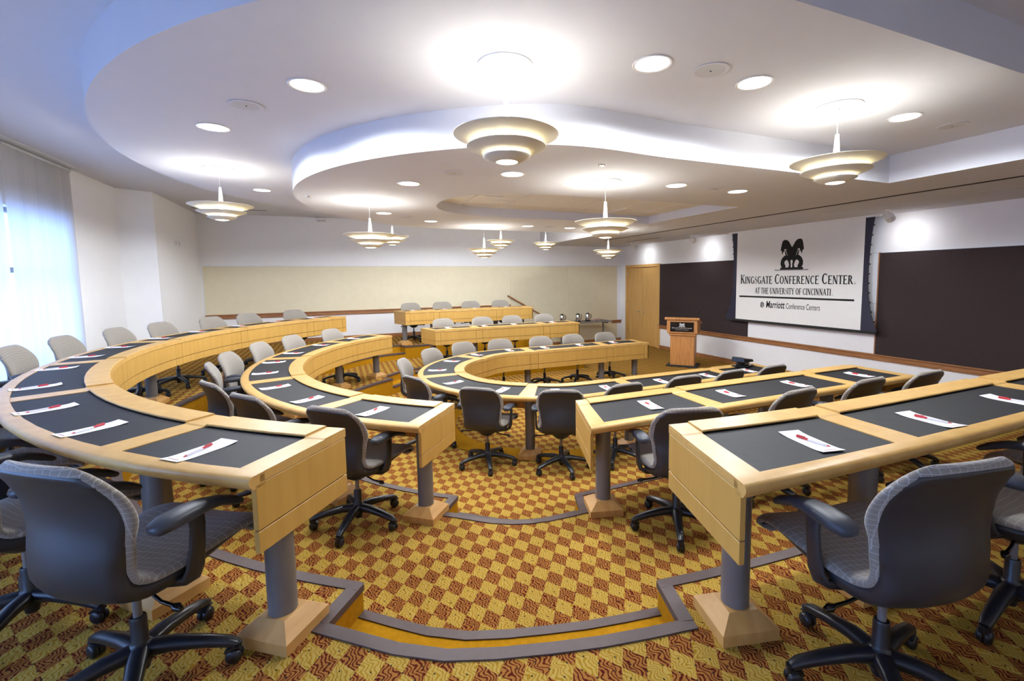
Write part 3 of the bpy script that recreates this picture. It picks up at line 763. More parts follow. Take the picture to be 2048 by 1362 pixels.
SEATS = {
 'r1': (R1, [(vx(2.22, -1), -.02, 0, 20), (vx(1.57, -1), -.02, 3, 60), (vx(.88, -1), -.02, -3, 10), (vx(.12, -1), .0, 0, 33), (A(-108.5), .02, -8, 22), (A(-134.3), .03, 4, 28), (A(-164.5), .03, 10, 40), (A(161), .03, -6, 10), (A(133), .03, -3, 45), (A(109.5), .08, 0, 50), (vx(.05, 1), .0, 0, 15), (vx(.80, 1), .0, 0, 5), (vx(1.48, 1), .0, 2, 35), (vx(2.18, 1), .0, 0, 25)],
        'seat along the innermost U-shaped table', 'chairs around the innermost table'),
 'r2c': (R2, [(A(-135.6), -.02, 0, 14), (A(-149), .03, 6, 30), (A(-160.0), .07, 10, 5), (A(-175), .05, 4, 50), (A(173.5), .05, -6, 22), (A(161), .05, -2, 64), (A(149.3), .05, 0, 33), (A(136), .05, 4, 3)], 'seat along the middle curved table', 'chairs around the middle curved table'),
 'r3c': (R3, [(A(-130.6), .10, 3, 44), (A(-139.4), .09, 4, 62), (A(-149), .08, 0, 20), (A(-158), .08, 0, 30), (A(-166.5), .08, 0, 50), (A(-176.2), .08, 0, 10), (A(175.0), .09, 0, 40), (A(166.6), .08, 0, 60), (A(157.9), .08, 0, 20), (A(148.3), .08, 0, 0), (A(140.5), .08, 0, 33), (A(131.4), .08, 0, 12)], 'seat along the large outer curved table', 'chairs around the outer curved table'),
 'r2n': (R2, [(A(-99.3), .10, -8, 55), (vx(.38, -1), .05, 4, 20), (vx(1.18, -1), .05, 2, 40), (vx(1.90, -1), .09, 0, 5)], 'seat from the steps at the near middle table', 'chairs at the near middle straight table'),
 'r3n': (R3, [(A(-100.8), .13, 0, 40), (A(-91.0), .12, 6, 22), (vx(.72, -1), .12, 0, 40), (vx(1.5, -1), .12, 0, 0)], 'seat from the steps at the rightmost near table', 'chairs at the near right table'),
 'r2f': (R2, [(A(99.8), .08, 0, 10), (vx(.20, 1), .08, 0, 30), (vx(.88, 1), .08, 0, 50), (vx(1.62, 1), .08, 0, 0)], 'seat from the steps at the far middle table', 'chairs at the far middle straight table'),
 'r3f': (R3, [(A(101.5), .10, 0, 10), (A(93.5), .10, 0, 34), (vx(.38, 1), .10, 0, 50), (vx(1.12, 1), .10, 0, 20)], 'seat from the steps at the farthest table', 'chairs at the farthest table'),
}
for key, (row, lst, phr, grp) in SEATS.items():
    for i, (v, off, yaw, star) in enumerate(lst):
        p = P2(row, v, ('o', -off)); q = P2(row, v, ('i', 0)); a = math.atan2((q-p).y, (q-p).x)-PI/2
        w = ' from the near end' if key in ('r1', 'r2c', 'r3c') else ''
        cx_, cy_ = clear_columns(p.x, p.y, a+math.radians(yaw), .94 if key == 'r3c' and i == 0 else 1.0); p = Vector((cx_, cy_))
        if True:
            b_ = best_star(p.x, p.y, a+math.radians(yaw)); star = star if b_ is None or (key in ('r3n', 'r2n') and i == 0) or (key == 'r1' and i in (4, 5)) else b_
        place_chair(p.x, p.y, row['z'], a+math.radians(yaw), 'grey chair, %s %s%s' % (ORD[i], phr, w), grp, math.radians(star))

# ================================================================== PAPERS AND PENS
def sheet_mesh():
    mb = MB(); n = 8; V = []; F = []
    for i in range(n+1):
        y = -.12+.24*i/n; z = .0012+.006*max(0, (abs(y)-.06)/.06)**2
        V += [(-.05, y, z), (.05, y, z), (.05, y, z+.0006), (-.05, y, z+.0006)]
    for i in range(n):
        for q in range(4): F.append((4*i+q, 4*i+4+q, 4*i+4+(q+1) % 4, 4*i+(q+1) % 4))
    F += [(0, 1, 2, 3), tuple(4*n+q for q in (3, 2, 1, 0))]
    return mb.add(V, F).mesh('note_sheet', 'paper')
SHEET = sheet_mesh()
PR = MB().box2((-.03, -.104, .0060), (.03, -.100, .0062)).mesh('print', 'pen_print')
BODY = MB().tube([(0, -.075, .0065), (0, -.066, .0065), (0, .01, .0065)], [(.0015, .0015), (.0042, .0042), (.0042, .0042)], 8).mesh('barrel', 'pen_clear', smooth=True)
CAP = MB().tube([(0, .008, .007), (0, .056, .007), (0, .058, .007)], [(.0046, .0046), (.0046, .0046), (.003, .003)], 8).box2((-.0015, .02, .0125), (.0015, .056, .0145)).mesh('cap', 'pen_red', smooth=True)
TIP = MB().tube([(0, -.082, .0065), (0, -.068, .0065)], [(.001, .001), (.0035, .0035)], 8).mesh('tip', 'pen_red', smooth=True)
def place_paper(row, v, off, yaw, where, side):
    p = P2(row, v, ('i', off)); q = P2(row, v, ('i', off+.1)); a = math.atan2((q-p).y, (q-p).x)+PI/2+math.radians(yaw)
    z = row['z']+T-.003
    t = tag(empty('note_sheet', (p.x, p.y, z), a), 'white note sheet at the %s' % where, 'paper', 'note sheets on the tables')
    link('sheet', SHEET, t); link('print', PR, t)
    e = tag(empty('pen', (p.x, p.y, z+.0014), a+math.radians(14+rnd.uniform(-6, 6))), 'red pen on the sheet at the %s' % where.replace('seat along the ', 'seat of the ').replace(' from its near end', '').replace('of the near ', 'of near ').replace('seat of the far middle table', 'seat of far middle table'), 'pen', 'pens on the note sheets')
    link('barrel', BODY, e); link('cap', CAP, e); link('tip', TIP, e)
PAP = {
 'r1': (R1, [vx(2.23, -1), vx(1.55, -1), vx(.85, -1), vx(.10, -1), A(-109.5), A(-132.8), A(-161.6), A(164.8), A(137.5), A(112.5), vx(.06, 1), vx(.72, 1), vx(1.42, 1), vx(2.14, 1)], .36, 'seat along the innermost table from its near end'),
 'r2c': (R2, [A(-135.8), A(-148.6), A(-160.4), A(-174.2), A(173.7), A(161.8), A(148.9), A(135.6)], .35, 'seat along the middle curved table from its near end'),
 'r3c': (R3, [A(-130.8), A(-140.2), A(-148.3), A(-158.5), A(-168.9), A(-177.2), A(174.7), A(165.4), A(156.8), A(147.4), A(138.8), A(129.6)], .36, 'seat along the outer curved table from its near end'),
 'r2n': (R2, [A(-99.3), vx(.28, -1), vx(1.04, -1), vx(1.9, -1)], .35, 'seat of the near middle table from the steps'),
 'r3n': (R3, [A(-100.6), A(-91.3), vx(.65, -1), vx(1.5, -1)], .36, 'seat of the near right table from the steps'),
 'r2f': (R2, [A(101), vx(.12, 1), vx(.76, 1), vx(1.66, 1)], .36, 'seat of the far middle table from the steps'),
 'r3f': (R3, [A(102.5), A(94), vx(.38, 1), vx(1.18, 1)], .36, 'seat of the farthest table from the steps'),
}
for key, (row, lst, off, phr) in PAP.items():
    for i, v in enumerate(lst):
        place_paper(row, v, off, rnd.uniform(-5, 5), '%s %s' % (ORD[i], phr), 0)

# ================================================================== LIGHTS
def pendant_proto():
    t = empty('pendant_lamp')
    MB().lathe([(0, 0), (.158, 0), (.158, -.008), (.150, -.012), (0, -.012)], n=40).build('canopy', 'white_metal', t, smooth=True)
    MB().lathe([(0, -.012), (.010, -.012), (.010, -.022), (.0035, -.026), (.0035, -.20), (0, -.20)], n=12).build('rod', 'white_metal', t, smooth=True)
    MB().lathe([(0, -.195), (.013, -.195), (.021, -.33), (.024, -.385), (0, -.385)], n=20).build('stem', 'white_metal', t, smooth=True)
    for (ro, zo, ri, zi) in ((.305, -.392, .130, -.440), (.232, -.460, .100, -.500), (.140, -.515, .064, -.545)):
        pr = []; n = 7
        for i in range(n+1):
            q = i/n; pr.append((ro+(ri-ro)*q, zo+(zi-zo)*(1-(1-q)**1.6)))
        pr2 = [(r, z+.003) for r, z in pr[::-1]]
        MB().lathe(pr+pr2, n=56, close=True).build('shade', 'pendant_metal', t, smooth=True, angle=60)
    for k in range(3):
        a = 2*PI*k/3+.4
        MB().tube([(.128*math.cos(a), .128*math.sin(a), -.435), (.10*math.cos(a), .10*math.sin(a), -.50), (.07*math.cos(a), .07*math.sin(a), -.54)], .003, 6).build('strut', 'white_metal', t)
    MB().lathe([(0, -.552), (.035, -.552), (.060, -.546), (.066, -.540), (0, -.540)], n=24).build('lens', 'lamp_lens', t, smooth=True)
    MB().lathe([(0, -.385), (.010, -.385), (.012, -.42), (.012, -.525), (0, -.532)], n=16).build('bulb', 'lamp_bulb', t, smooth=True)
    return t
pp = pendant_proto(); index_kids()
PENDS = [(-1.64, -3.19, Z1, 'large pendant lamp above the aisle, nearest the camera'), (.84, -3.47, Z1, 'pendant lamp in front of the screen wall at the right'), (-3.71, .24, Z1, 'leftmost pendant lamp over the outer curved table'),
         (-.12, -1.81, Z2, 'pendant lamp over the near arm of the innermost table'), (-2.20, .16, Z2, 'pendant lamp right of centre-left, over the middle curved table'), (-1.60, 3.45, Z1, 'small far pendant lamp partly hidden behind a nearer one'),
         (-.12, 2.35, Z2, 'low far pendant lamp, left of the far group of three'), (.68, 3.75, Z1, 'far pendant lamp in the middle of the far group of three'), (1.90, 4.10, Z1, 'far pendant lamp, right of the far group of three'), (2.42, 2.20, Z2, 'far pendant lamp close to the double door')]
pl = bpy.data.lights.new('pendant_uplight', 'POINT'); pl.energy = PEND_TOP; pl.color = LAMP_COL; pl.shadow_soft_size = .05
pg = bpy.data.lights.new('pendant_glow', 'POINT'); pg.energy = PEND_BULB; pg.color = (1, .93, .78); pg.shadow_soft_size = .03
for i, (x, y, z, lab) in enumerate(PENDS):
    t = pp if i == 0 else copy_tree(pp)
    t.location = (x, y, z); tag(t, lab, 'lamp', 'three-tier pendant lamps')
    l = bpy.data.objects.new('pendant_uplight', pl); COL.objects.link(l); l.parent = t; l.location = (0, 0, -.372)
    for zz in (-.452, -.508):
        l = bpy.data.objects.new('pendant_glow', pg); COL.objects.link(l); l.parent = t; l.location = (0, 0, zz)
ADDED_DOWN = [(-2.70, 2.47, Z1), (-.86, 3.52, Z1), (-.09, 3.55, Z1), (1.55, 3.52, Z1)]  # unseen mirror copies of the near downlights, added to brighten the far wall
DOWN = [(-2.70, -2.47, Z1), (-3.43, -1.33, Z1), (-.86, -3.52, Z1), (-.09, -3.55, Z1), (1.55, -3.52, Z1), (-3.46, 1.42, Z1),
        (-1.09, -1.80, Z2), (-1.90, -1.07, Z2), (.68, -1.90, Z2), (1.56, -1.87, Z2), (-1.95, 1.09, Z2), (-1.17, 1.78, Z2), (.58, 1.95, Z2), (1.45, 2.0, Z2)]
DL = ['left of the aisle on the middle ceiling, nearest the camera', 'over the left curved table, between two lamps', 'largest in view, right of the big pendant', 'right of the round speaker on the middle ceiling', 'right of the rightmost pendant lamp', 'beside the leftmost pendant lamp', 'below the big pendant on the low ceiling', 'on the low ceiling at its left front', 'on the low ceiling right of the central pendant', 'on the low ceiling nearest the rightmost pendant', 'above the pair of overlapping pendants', 'far left on the low ceiling', 'far side of the low ceiling, third from left', 'far side of the low ceiling, fourth from left']
dl = bpy.data.lights.new('downlight_beam', 'SPOT'); dl.energy = DOWN_W*3; dl.color = (.90, .945, 1.0); dl.spot_size = math.radians(172); dl.spot_blend = .2; dl.shadow_soft_size = .08
dt = empty('downlight'); MB().lathe([(.098, -.001), (.112, -.001), (.114, -.004), (.110, -.007), (.098, -.004)], n=36, close=True).build('trim_ring', 'white_metal', dt, smooth=True)
MB().lathe([(0, -.0035), (.099, -.0035), (.099, -.001), (0, -.001)], n=36).build('lamp_face', 'lamp_disc', dt); index_kids()
DL += ['added unseen to light the far wall, '+q for q in ('first from left', 'second from left', 'third from left', 'fourth from left')]
for i, (x, y, z) in enumerate(DOWN+ADDED_DOWN):
    t = dt if i == 0 else copy_tree(dt); t.location = (x, y, z); tag(t, 'round recessed ceiling light '+DL[i], 'ceiling light', 'recessed downlights')
    l = bpy.data.objects.new('downlight_beam', dl); COL.objects.link(l); l.parent = t; l.location = (0, 0, -.012)
# round ceiling speakers
st_ = empty('ceiling_speaker'); MB().lathe([(.085, -.001), (.108, -.001), (.110, -.005), (.100, -.008), (.085, -.004)], n=36, close=True).build('rim', 'ceiling_paint', st_, smooth=True)
MB().lathe([(0, -.004), (.086, -.004), (.086, -.001), (0, -.001)], n=36).build('grille', 'speaker_grille', st_); MB().lathe([(0, -.006), (.006, -.006), (.006, -.004), (0, -.004)], n=10).build('screw', 'shadow_slot', st_); index_kids()
for i, (x, y, z, lb) in enumerate(((-3.11, -1.95, Z1, 'round grey ceiling speaker between the two left downlights'), (-.48, -3.58, Z1, 'round grey ceiling speaker between the two largest downlights'), (2.17, -3.54, Z1, 'round pale ceiling speaker near the right picture edge'), (-1.59, -1.66, Z2, 'round pale speaker on the low ceiling left of centre'), (1.20, -1.92, Z2, 'round pale speaker on the low ceiling between two downlights'), (-1.61, 1.37, Z2, 'round pale speaker on the low ceiling at its far left'), (1.02, 1.98, Z2, 'round pale speaker on the far side of the low ceiling'))):
    t = st_ if i == 0 else copy_tree(st_); t.location = (x, y, z); tag(t, lb, 'speaker', 'round ceiling speakers')
sp = empty('sprinkler'); MB().lathe([(0, -.012), (.030, -.010), (.034, -.001), (0, 0)], n=24).build('cover', 'steel_polish', sp, smooth=True); MB().lathe([(.034, 0), (.040, 0), (.040, -.003), (.034, -.003)], n=24, close=True).build('ring', 'white_metal', sp); index_kids()
for i, (x, y, z, lb) in enumerate(((-.51, -2.38, Z2, 'small dark sprinkler cap near the front of the low ceiling'), (-2.84, 0, Z2, 'small sprinkler cap at the left rim of the low ceiling'))):
    t = sp if i == 0 else copy_tree(sp); t.location = (x, y, z); tag(t, lb, 'sprinkler', 'ceiling sprinkler caps')
# track heads washing the screen wall
wl_ = bpy.data.lights.new('wall_wash', 'SPOT'); wl_.energy = 8; wl_.color = (.95, .96, 1); wl_.spot_size = math.radians(150); wl_.spot_blend = 1; wl_.shadow_soft_size = .05
tr = empty('track_head')
MB().lathe([(0, 0), (.035, 0), (.035, -.02), (.012, -.03), (.012, -.06), (0, -.06)], n=20).build('mount', 'white_metal', tr, smooth=True)
hd = MB().lathe([(0, .0), (.045, 0), (.060, .02), (.062, .10), (.055, .11), (0, .11)], n=24).build('head', 'white_metal', tr, smooth=True); hd.location = (0, 0, -.08); hd.rotation_euler = (0, math.radians(125), 0)
fc_ = MB().lathe([(0, .1115), (.048, .1115), (.048, .110), (0, .110)], n=24).build('lamp_face', 'spot_face', hd); index_kids()
for i, (x, y, lb) in enumerate(((4.85, -1.55, 'lit white track spotlight right of the screen'), (4.85, 2.55, 'white track spotlight just left of the screen'), (4.85, 4.9, 'white track spotlight above the double door'))):
    t = tr if i == 0 else copy_tree(tr); t.location = (x, y, Z2); tag(t, lb, 'spotlight', 'track spotlights on the front soffit')
    l = bpy.data.objects.new('wall_wash', wl_); COL.objects.link(l); l.parent = t; l.location = (.10, 0, -.16); l.rotation_euler = (0, math.radians(-48), 0)

# ================================================================== PROJECTION SCREEN
SX = 5.28
scr = tag(empty('projection_screen', (SX, .3, Z2)), 'wide tensioned projection screen with the black lettered logo', 'screen')
zt, zb = 2.895, 1.045
def to(y, z): return (y-.3, z-Z2)
def border(side):
    """curved tab-tensioned edge"""
    V = []; F = []; n = 20; yi = 1.63 if side > 0 else -.98
    for i in range(n+1):
        q = i/n; z = zt+(zb-zt)*q
        w = .085+(.17 if side < 0 else .20)*(abs(2*q-1.0))**2.4*(.35 if q < .5 else 1)
        y0, z0 = to(yi, z); y1, _ = to(yi+side*w, z)
        V += [(0, y0, z0), (0, y1, z0), (.006, y0, z0), (.006, y1, z0)]
    for i in range(n):
        a = 4*i; F += [(a, a+1, a+5, a+4), (a+2, a+6, a+7, a+3), (a+1, a+3, a+7, a+5)]
    return MB().add(V, F)
y0, z0 = to(-.98, zb); y1, z1_ = to(1.63, zt)
MB().box2((0, y0, z0), (.006, y1, z1_)).build('screen_fabric', 'screen_white', scr)
for s in (-1, 1): border(s).build('screen_border', 'screen_navy', scr)
for s, yi in ((1, 1.63), (-1, -.98)):
    for q in [i/12 for i in range(1, 12)]:
        w = .085+(.17 if s < 0 else .20)*(abs(2*q-1.0))**2.4*(.35 if q < .5 else 1)
        yy, zz = to(yi+s*(w+.006), zt+(zb-zt)*q); MB().box((.003, yy, zz), (.012, .022, .022)).build('tension_tab', 'black_gloss', scr)
ya, za = to(-1.22, zb); yb_, zb_ = to(1.90, zb)
MB().box2((-.012, ya, za-.048), (.022, yb_, za)).build('bottom_bar', 'shadow_slot', scr, bevel=.006)
MB().box2((-.03, to(-1.2, 0)[0], -.03), (.05, to(1.85, 0)[0], .0)).build('housing', 'white_metal', scr)
# serif lettering drawn as strokes -----------------------------------
TH, TN, SH_ = .185, .095, .055
def ell(cx, cy, rx, ry, a0, a1, th=TH, tn=TN, n=22):
    qs = []
    for i in range(n+1):
        a = math.radians(a0+(a1-a0)*i/n); c, s = math.cos(a), math.sin(a); qs.append(((cx+rx*c, cy+ry*s), (cx+(rx-th)*c, cy+(ry-tn)*s)))
    return [(qs[i][0], qs[i+1][0], qs[i+1][1], qs[i][1]) for i in range(n)]
def bar(x0, y0, x1, y1, w):
    d = Vector((x1-x0, y1-y0)); n = Vector((-d.y, d.x)).normalized()*w/2
    if abs(d.y) > abs(d.x)*.2: n = Vector((w/2, 0)) if n.x > 0 else Vector((-w/2, 0))
    return [((x0-n.x, y0-n.y), (x1-n.x, y1-n.y), (x1+n.x, y1+n.y), (x0+n.x, y0+n.y))]
def srf(x, y, w=.30): return [((x-w/2, y), (x+w/2, y), (x+w/2, y+SH_), (x-w/2, y+SH_))]
def stem(x, w=TH, a=0, b=1): return bar(x, a, x, b, w)+srf(x, a)+srf(x, b-SH_)
def glyph(ch):
    if ch == 'I': return .34, stem(.17)
    if ch == 'H': return .80, stem(.17)+stem(.63)+bar(.17, .51, .63, .51, TN)
    if ch == 'T': return .66, bar(.33, 0, .33, 1, TH)+srf(.33, 0)+bar(.02, .972, .64, .972, TN)+[((.02, 1), (.06, 1), (.04, .78), (.02, .78)), ((.60, 1), (.64, 1), (.64, .78), (.62, .78))]
    if ch == 'E': return .66, stem(.17)+bar(.17, .972, .58, .972, TN)+bar(.17, .028, .61, .028, TN)+bar(.17, .52, .48, .52, TN)+[((.54, 1), (.58, 1), (.58, .78), (.565, .78)), ((.55, 0), (.60, 0), (.63, .24), (.61, .24)), ((.46, .64), (.48, .64), (.48, .40), (.46, .40))]
    if ch == 'F': return .60, stem(.17)+bar(.17, .972, .57, .972, TN)+bar(.17, .50, .46, .50, TN)+[((.53, 1), (.57, 1), (.57, .77), (.55, .77)), ((.44, .62), (.46, .62), (.46, .38), (.44, .38))]
    if ch == 'N': return .80, bar(.16, 0, .16, 1, TN)+bar(.64, 0, .64, 1, TN)+bar(.16, 1, .64, 0, TH+.02)+srf(.16, 0, .24)+srf(.64, .965, .24)+srf(.10, .965, .2)
    if ch == 'K': return .76, stem(.17)+bar(.24, .42, .60, 1, TN+.01)+bar(.34, .58, .64, 0, TH+.01)+srf(.60, .965, .24)+srf(.66, 0, .24)
    if ch == 'A': return .74, bar(.08, 0, .37, 1, TN)+bar(.35, 1, .64, 0, TH+.01)+bar(.19, .34, .52, .34, TN*.8)+srf(.08, 0, .22)+srf(.64, 0, .26)
    if ch == 'V': return .72, bar(.12, 1, .38, 0, TH+.01)+bar(.36, 0, .62, 1, TN)+srf(.12, .965, .26)+srf(.62, .965, .22)
    if ch == 'Y': return .72, bar(.12, 1, .37, .45, TH)+bar(.36, .45, .62, 1, TN)+bar(.365, 0, .365, .48, TH)+srf(.365, 0)+srf(.12, .965, .26)+srf(.62, .965, .22)
    if ch == 'U': return .76, bar(.17, .3, .17, 1, TH)+bar(.60, .3, .60, 1, TN)+ell(.385, .32, .282, .335, 180, 360, TH*.75, TN*1.3)+srf(.17, .965, .28)+srf(.60, .965, .22)
    if ch == 'O': return .80, ell(.40, .5, .37, .515, 0, 360)
    if ch == 'C': return .72, ell(.40, .5, .36, .515, 52, 312)+[((.60, .98), (.64, .98), (.64, .70), (.62, .70)), ((.60, .06), (.66, .26), (.64, .28), (.57, .10))]
    if ch == 'G': return .80, ell(.40, .5, .36, .515, 52, 305)+bar(.64, .05, .64, .44, TH)+srf(.64, .42, .26)+[((.60, .98), (.64, .98), (.64, .70), (.62, .70))]
    if ch == 'R': return .74, stem(.17)+ell(.32, .74, .235, .26, -90, 90, TH, TN)+bar(.17, .972, .32, .972, TN)+bar(.17, .507, .32, .507, TN)+bar(.36, .50, .62, 0, TH+.01)+srf(.65, 0, .2)
    if ch == 'S':
        pts = [(.50, .80), (.42, .93), (.30, .965), (.17, .91), (.12, .77), (.18, .63), (.32, .53), (.45, .42), (.50, .26), (.43, .10), (.29, .035), (.15, .08), (.08, .24)]
        ws = [.03, .05, .055, .08, .12, .14, .15, .14, .12, .08, .055, .05, .03]; q = []; L = []
        for i, p in enumerate(pts):
            a = Vector(pts[max(i-1, 0)]); b = Vector(pts[min(i+1, len(pts)-1)]); d = (b-a).normalized(); n = Vector((-d.y, d.x))*ws[i]/2; L.append((Vector(p)+n, Vector(p)-n))
        q = [(tuple(L[i][0]), tuple(L[i+1][0]), tuple(L[i+1][1]), tuple(L[i][1])) for i in range(len(L)-1)]
        return .58, q+[((.49, .98), (.52, .98), (.52, .72), (.50, .72)), ((.06, .02), (.09, .02), (.09, .30), (.06, .30))]
    if ch == '.': return .2, [((.05, 0), (.15, 0), (.15, .1), (.05, .1))]
    return .32, []
def text_quads(words, big, small):
    """words: string where lower-case letters are small capitals"""
    out = []; x = 0
    for ch in words:
        if ch == ' ': x += .30*big; continue
        s = small if ch.islower() else big
        w, q = glyph(ch.upper()); out += [[(x+px*s, py*s) for px, py in f] for f in q]; x += w*s
    return out, x
pr = MB(); layer = [0]
def put(quads, w, yl, yr, zbase, hs=1.0):
    k = (yl-yr)/w
    for f in quads:
        layer[0] += 1; xo = -.0012-.000004*(layer[0] % 200)
        vs = []
        for px, py in f: yy, zz = to(yl-px*k, zbase+py*hs); vs.append((xo, yy, zz))
        pr.add(vs, [tuple(range(len(f)))])
q, w = text_quads('Kingsgate Conference Center', .185, .148); put(q, w, 1.52, -.83, 1.80)
q, w = text_quads('AT THE UNIVERSITY OF CINCINNATI', .118, .118); put(q, w, 1.14, -.46, 1.60)
put([[(p[0]*.03, p[1]*.03) for p in f] for f in ell(.5, .5, .5, .5, 0, 360, .15, .15)], .03, -.845, -.875, 1.80)
put([[(p[0]*.02, p[1]*.02) for p in f] for f in ell(.5, .5, .5, .5, 0, 360, .15, .15)], .02, -.475, -.495, 1.60)
put([[(0, 0), (1, 0), (1, .034), (0, .034)]], 1, 1.54, -.86, 1.515)
# emblem: two seated winged beasts back to back on a plinth
def poly(pts):
    return [pts]
LFT = [
 [(655, 315), (640, 290), (622, 255), (598, 232), (570, 227), (548, 238), (540, 262), (560, 300), (600, 340), (655, 400)],                       # wing and mane
 [(540, 262), (535, 285), (532, 305), (527, 335), (531, 352), (541, 350), (543, 385), (553, 384), (556, 365), (566, 358), (572, 330), (600, 340), (575, 260)],   # head, muzzle
 [(655, 400), (600, 340), (575, 350), (580, 385), (588, 410), (600, 450), (655, 455)],                                                          # chest
 [(600, 400), (575, 405), (548, 430), (532, 465), (530, 500), (537, 525), (548, 540), (585, 540), (590, 520), (578, 500), (574, 478), (584, 462), (600, 455), (620, 455)],  # haunch
 [(598, 440), (618, 475), (628, 510), (622, 530), (618, 540), (646, 540), (648, 505), (642, 470), (655, 445)],                                   # foreleg
 [(528, 538), (655, 538), (655, 562), (528, 562)]]
em = []
for P in LFT:
    em.append([((x-462)/376, (566-y)/355) for x, y in P]); em.append([((x_-462)/376, (566-y)/355) for x_, y in [(1310-x, y) for x, y in P]][::-1])
em.append([(0, -.012), (1, -.012), (1, .008), (0, .008)])
kz = .60
put([[(px, py*kz) for px, py in f] for f in em], 1, .69, -.02, 2.065)
pr.build('lettering', 'black_print', scr)['label'] = 'black logo and lettering'
# pale scratches inside the emblem
wt = MB()
for sx in (0, 1):
    for i in range(7):
        a = (578+i*4, 345+i*9); b = (592+i*3, 352+i*9)
        P = [(a[0], a[1]), (b[0], b[1]), (b[0]+3, b[1]+5), (a[0]+2, a[1]+5)]
        if sx: P = [(1310-x, y) for x, y in P][::-1]
        vs = []
        for x, y in P:
            px, py = (x-462)/376, (566-y)/355*kz; yy, zz = to(.69-px*.71, 2.065+py); vs.append((-.0035, yy, zz))
        wt.add(vs, [(0, 1, 2, 3)])
wt.build('lettering', 'screen_white', scr)
def text_mesh(s, size, shear=0, offset=0, name='lettering', mat='black_print'):
    c = bpy.data.curves.new('txt', 'FONT'); c.body = s; c.size = size; c.shear = shear; c.offset = offset; c.resolution_u = 4
    o = bpy.data.objects.new('txt', c); COL.objects.link(o); bpy.context.view_layer.update()
    me = bpy.data.meshes.new_from_object(o.evaluated_get(bpy.context.evaluated_depsgraph_get())); bpy.data.objects.remove(o); me.materials.clear(); me.materials.append(MATS[mat]); return me
def fit_text(s, parent, yl, yr, z, h, x, shear=0, offset=0, mat='black_print', spread=1):
    me = text_mesh(s, 1, shear, offset, mat=mat); xs = [v.co.x for v in me.vertices]; zs = [v.co.y for v in me.vertices]; x0, x1 = min(xs), max(xs); hh = max(zs)
    for v in me.vertices:
        a, b = v.co.x, v.co.y; v.co = (x, yl+(yr-yl)*(a-x0)/(x1-x0), z+b/hh*h)
    return link('lettering', me, parent)
fit_text('Marriott', scr, to(.86, 0)[0], to(.44, 0)[0], to(0, 1.325)[1], .135, -.0015, shear=.15, offset=.018)
fit_text('Conference Centers', scr, to(.41, 0)[0], to(-.27, 0)[0], to(0, 1.325)[1], .105, -.0015, offset=.004)
mk = MB()
for f in ell(0, 0, .045, .058, 0, 360, .016, .012)+bar(-.02, -.05, -.004, .05, .018)+bar(.010, -.03, .022, .04, .014):
    vs = []
    for px, py in f: yy, zz = to(.955-px, 1.375+py); vs.append((-.0016, yy, zz))
    mk.add(vs, [(0, 1, 2, 3)])
mk.build('lettering', 'black_print', scr)

# ================================================================== LECTERN
lx, ly = 4.22, 2.22
la = math.atan2(.35, -.37)                     # local +x axis runs along the front, see below
lec = tag(empty('lectern', (4.36, 2.20, 0), math.radians(-50)), 'oak lectern with a black logo plaque and gooseneck microphone', 'lectern')
# local: front faces -Y, width along X
MB().box2((-.255, -.17, .03), (.255, .17, .70)).build('body', 'oak', lec, bevel=.004)
MB().box2((-.285, -.20, .68), (.285, .20, .74)).build('moulding', 'oak', lec, bevel=.012)
hdp = MB().add([(-.32, -.23, .74), (.32, -.23, .74), (.32, .23, .74), (-.32, .23, .74), (-.32, -.23, 1.04), (.32, -.23, 1.04), (.32, .23, .92), (-.32, .23, .92)], [(3, 2, 1, 0), (4, 5, 6, 7), (0, 1, 5, 4), (1, 2, 6, 5), (2, 3, 7, 6), (3, 0, 4, 7)])
hdp.build('head', 'oak', lec, bevel=.004)
MB().tube([(-.36, -.235, 1.055), (.36, -.235, 1.055)], (.032, .032), 14).build('top_roll', 'oak', lec, smooth=True)
MB().add([(-.35, -.235, 1.05), (.35, -.235, 1.05), (.35, .25, .925), (-.35, .25, .925), (-.35, -.235, 1.08), (.35, -.235, 1.08), (.35, .25, .955), (-.35, .25, .955)], [(3, 2, 1, 0), (4, 5, 6, 7), (0, 1, 5, 4), (1, 2, 6, 5), (2, 3, 7, 6), (3, 0, 4, 7)]).build('desk', 'oak', lec, bevel=.004)
MB().box2((-.33, -.25, 0), (.33, .25, .03)).build('foot', 'shadow_slot', lec, bevel=.005)
pq = MB().box2((-.245, -.238, .775), (.245, -.229, .985)).build('plaque', 'black_gloss', lec)
mb = MB()
for f in em:
    vs = [((px-.5)*.17, -.2395, .880+py*.085) for px, py in f]; mb.add(vs, [tuple(range(len(f)))])
mb.build('lettering', 'silver_print', pq)
def lec_text(s, w, z, h):
    q, ww = text_quads(s, 1, .8); mb = MB()
    for f in q: mb.add([((px/ww-.5)*w, -.2396, z+py*h) for px, py in f], [tuple(range(len(f)))])
    mb.build('lettering', 'silver_print', pq)
lec_text('Kingsgate Conference Center', .42, .845, .022); lec_text('AT THE UNIVERSITY OF CINCINNATI', .28, .81, .014)
mic = tag(empty('microphone', (4.36, 2.20, 0), math.radians(-50)), 'thin black gooseneck microphone standing on the lectern', 'microphone')
MB().tube([(.24, .0, 1.04), (.26, .0, 1.07), (.30, .0, 1.15), (.33, 0, 1.20)], [(.005, .005)]*4, 8).build('gooseneck', 'black_gloss', mic, smooth=True)
MB().tube([(.325, 0, 1.195), (.335, 0, 1.212), (.345, 0, 1.23), (.352, 0, 1.24)], [(.008, .008), (.014, .014), (.013, .013), (.005, .005)], 10).build('capsule', 'black_gloss', mic, smooth=True)
MB().lathe([(0, 1.032), (.02, 1.032), (.02, 1.045), (0, 1.045)], (.24, 0, 0), 16).build('mount', 'black_gloss', mic)

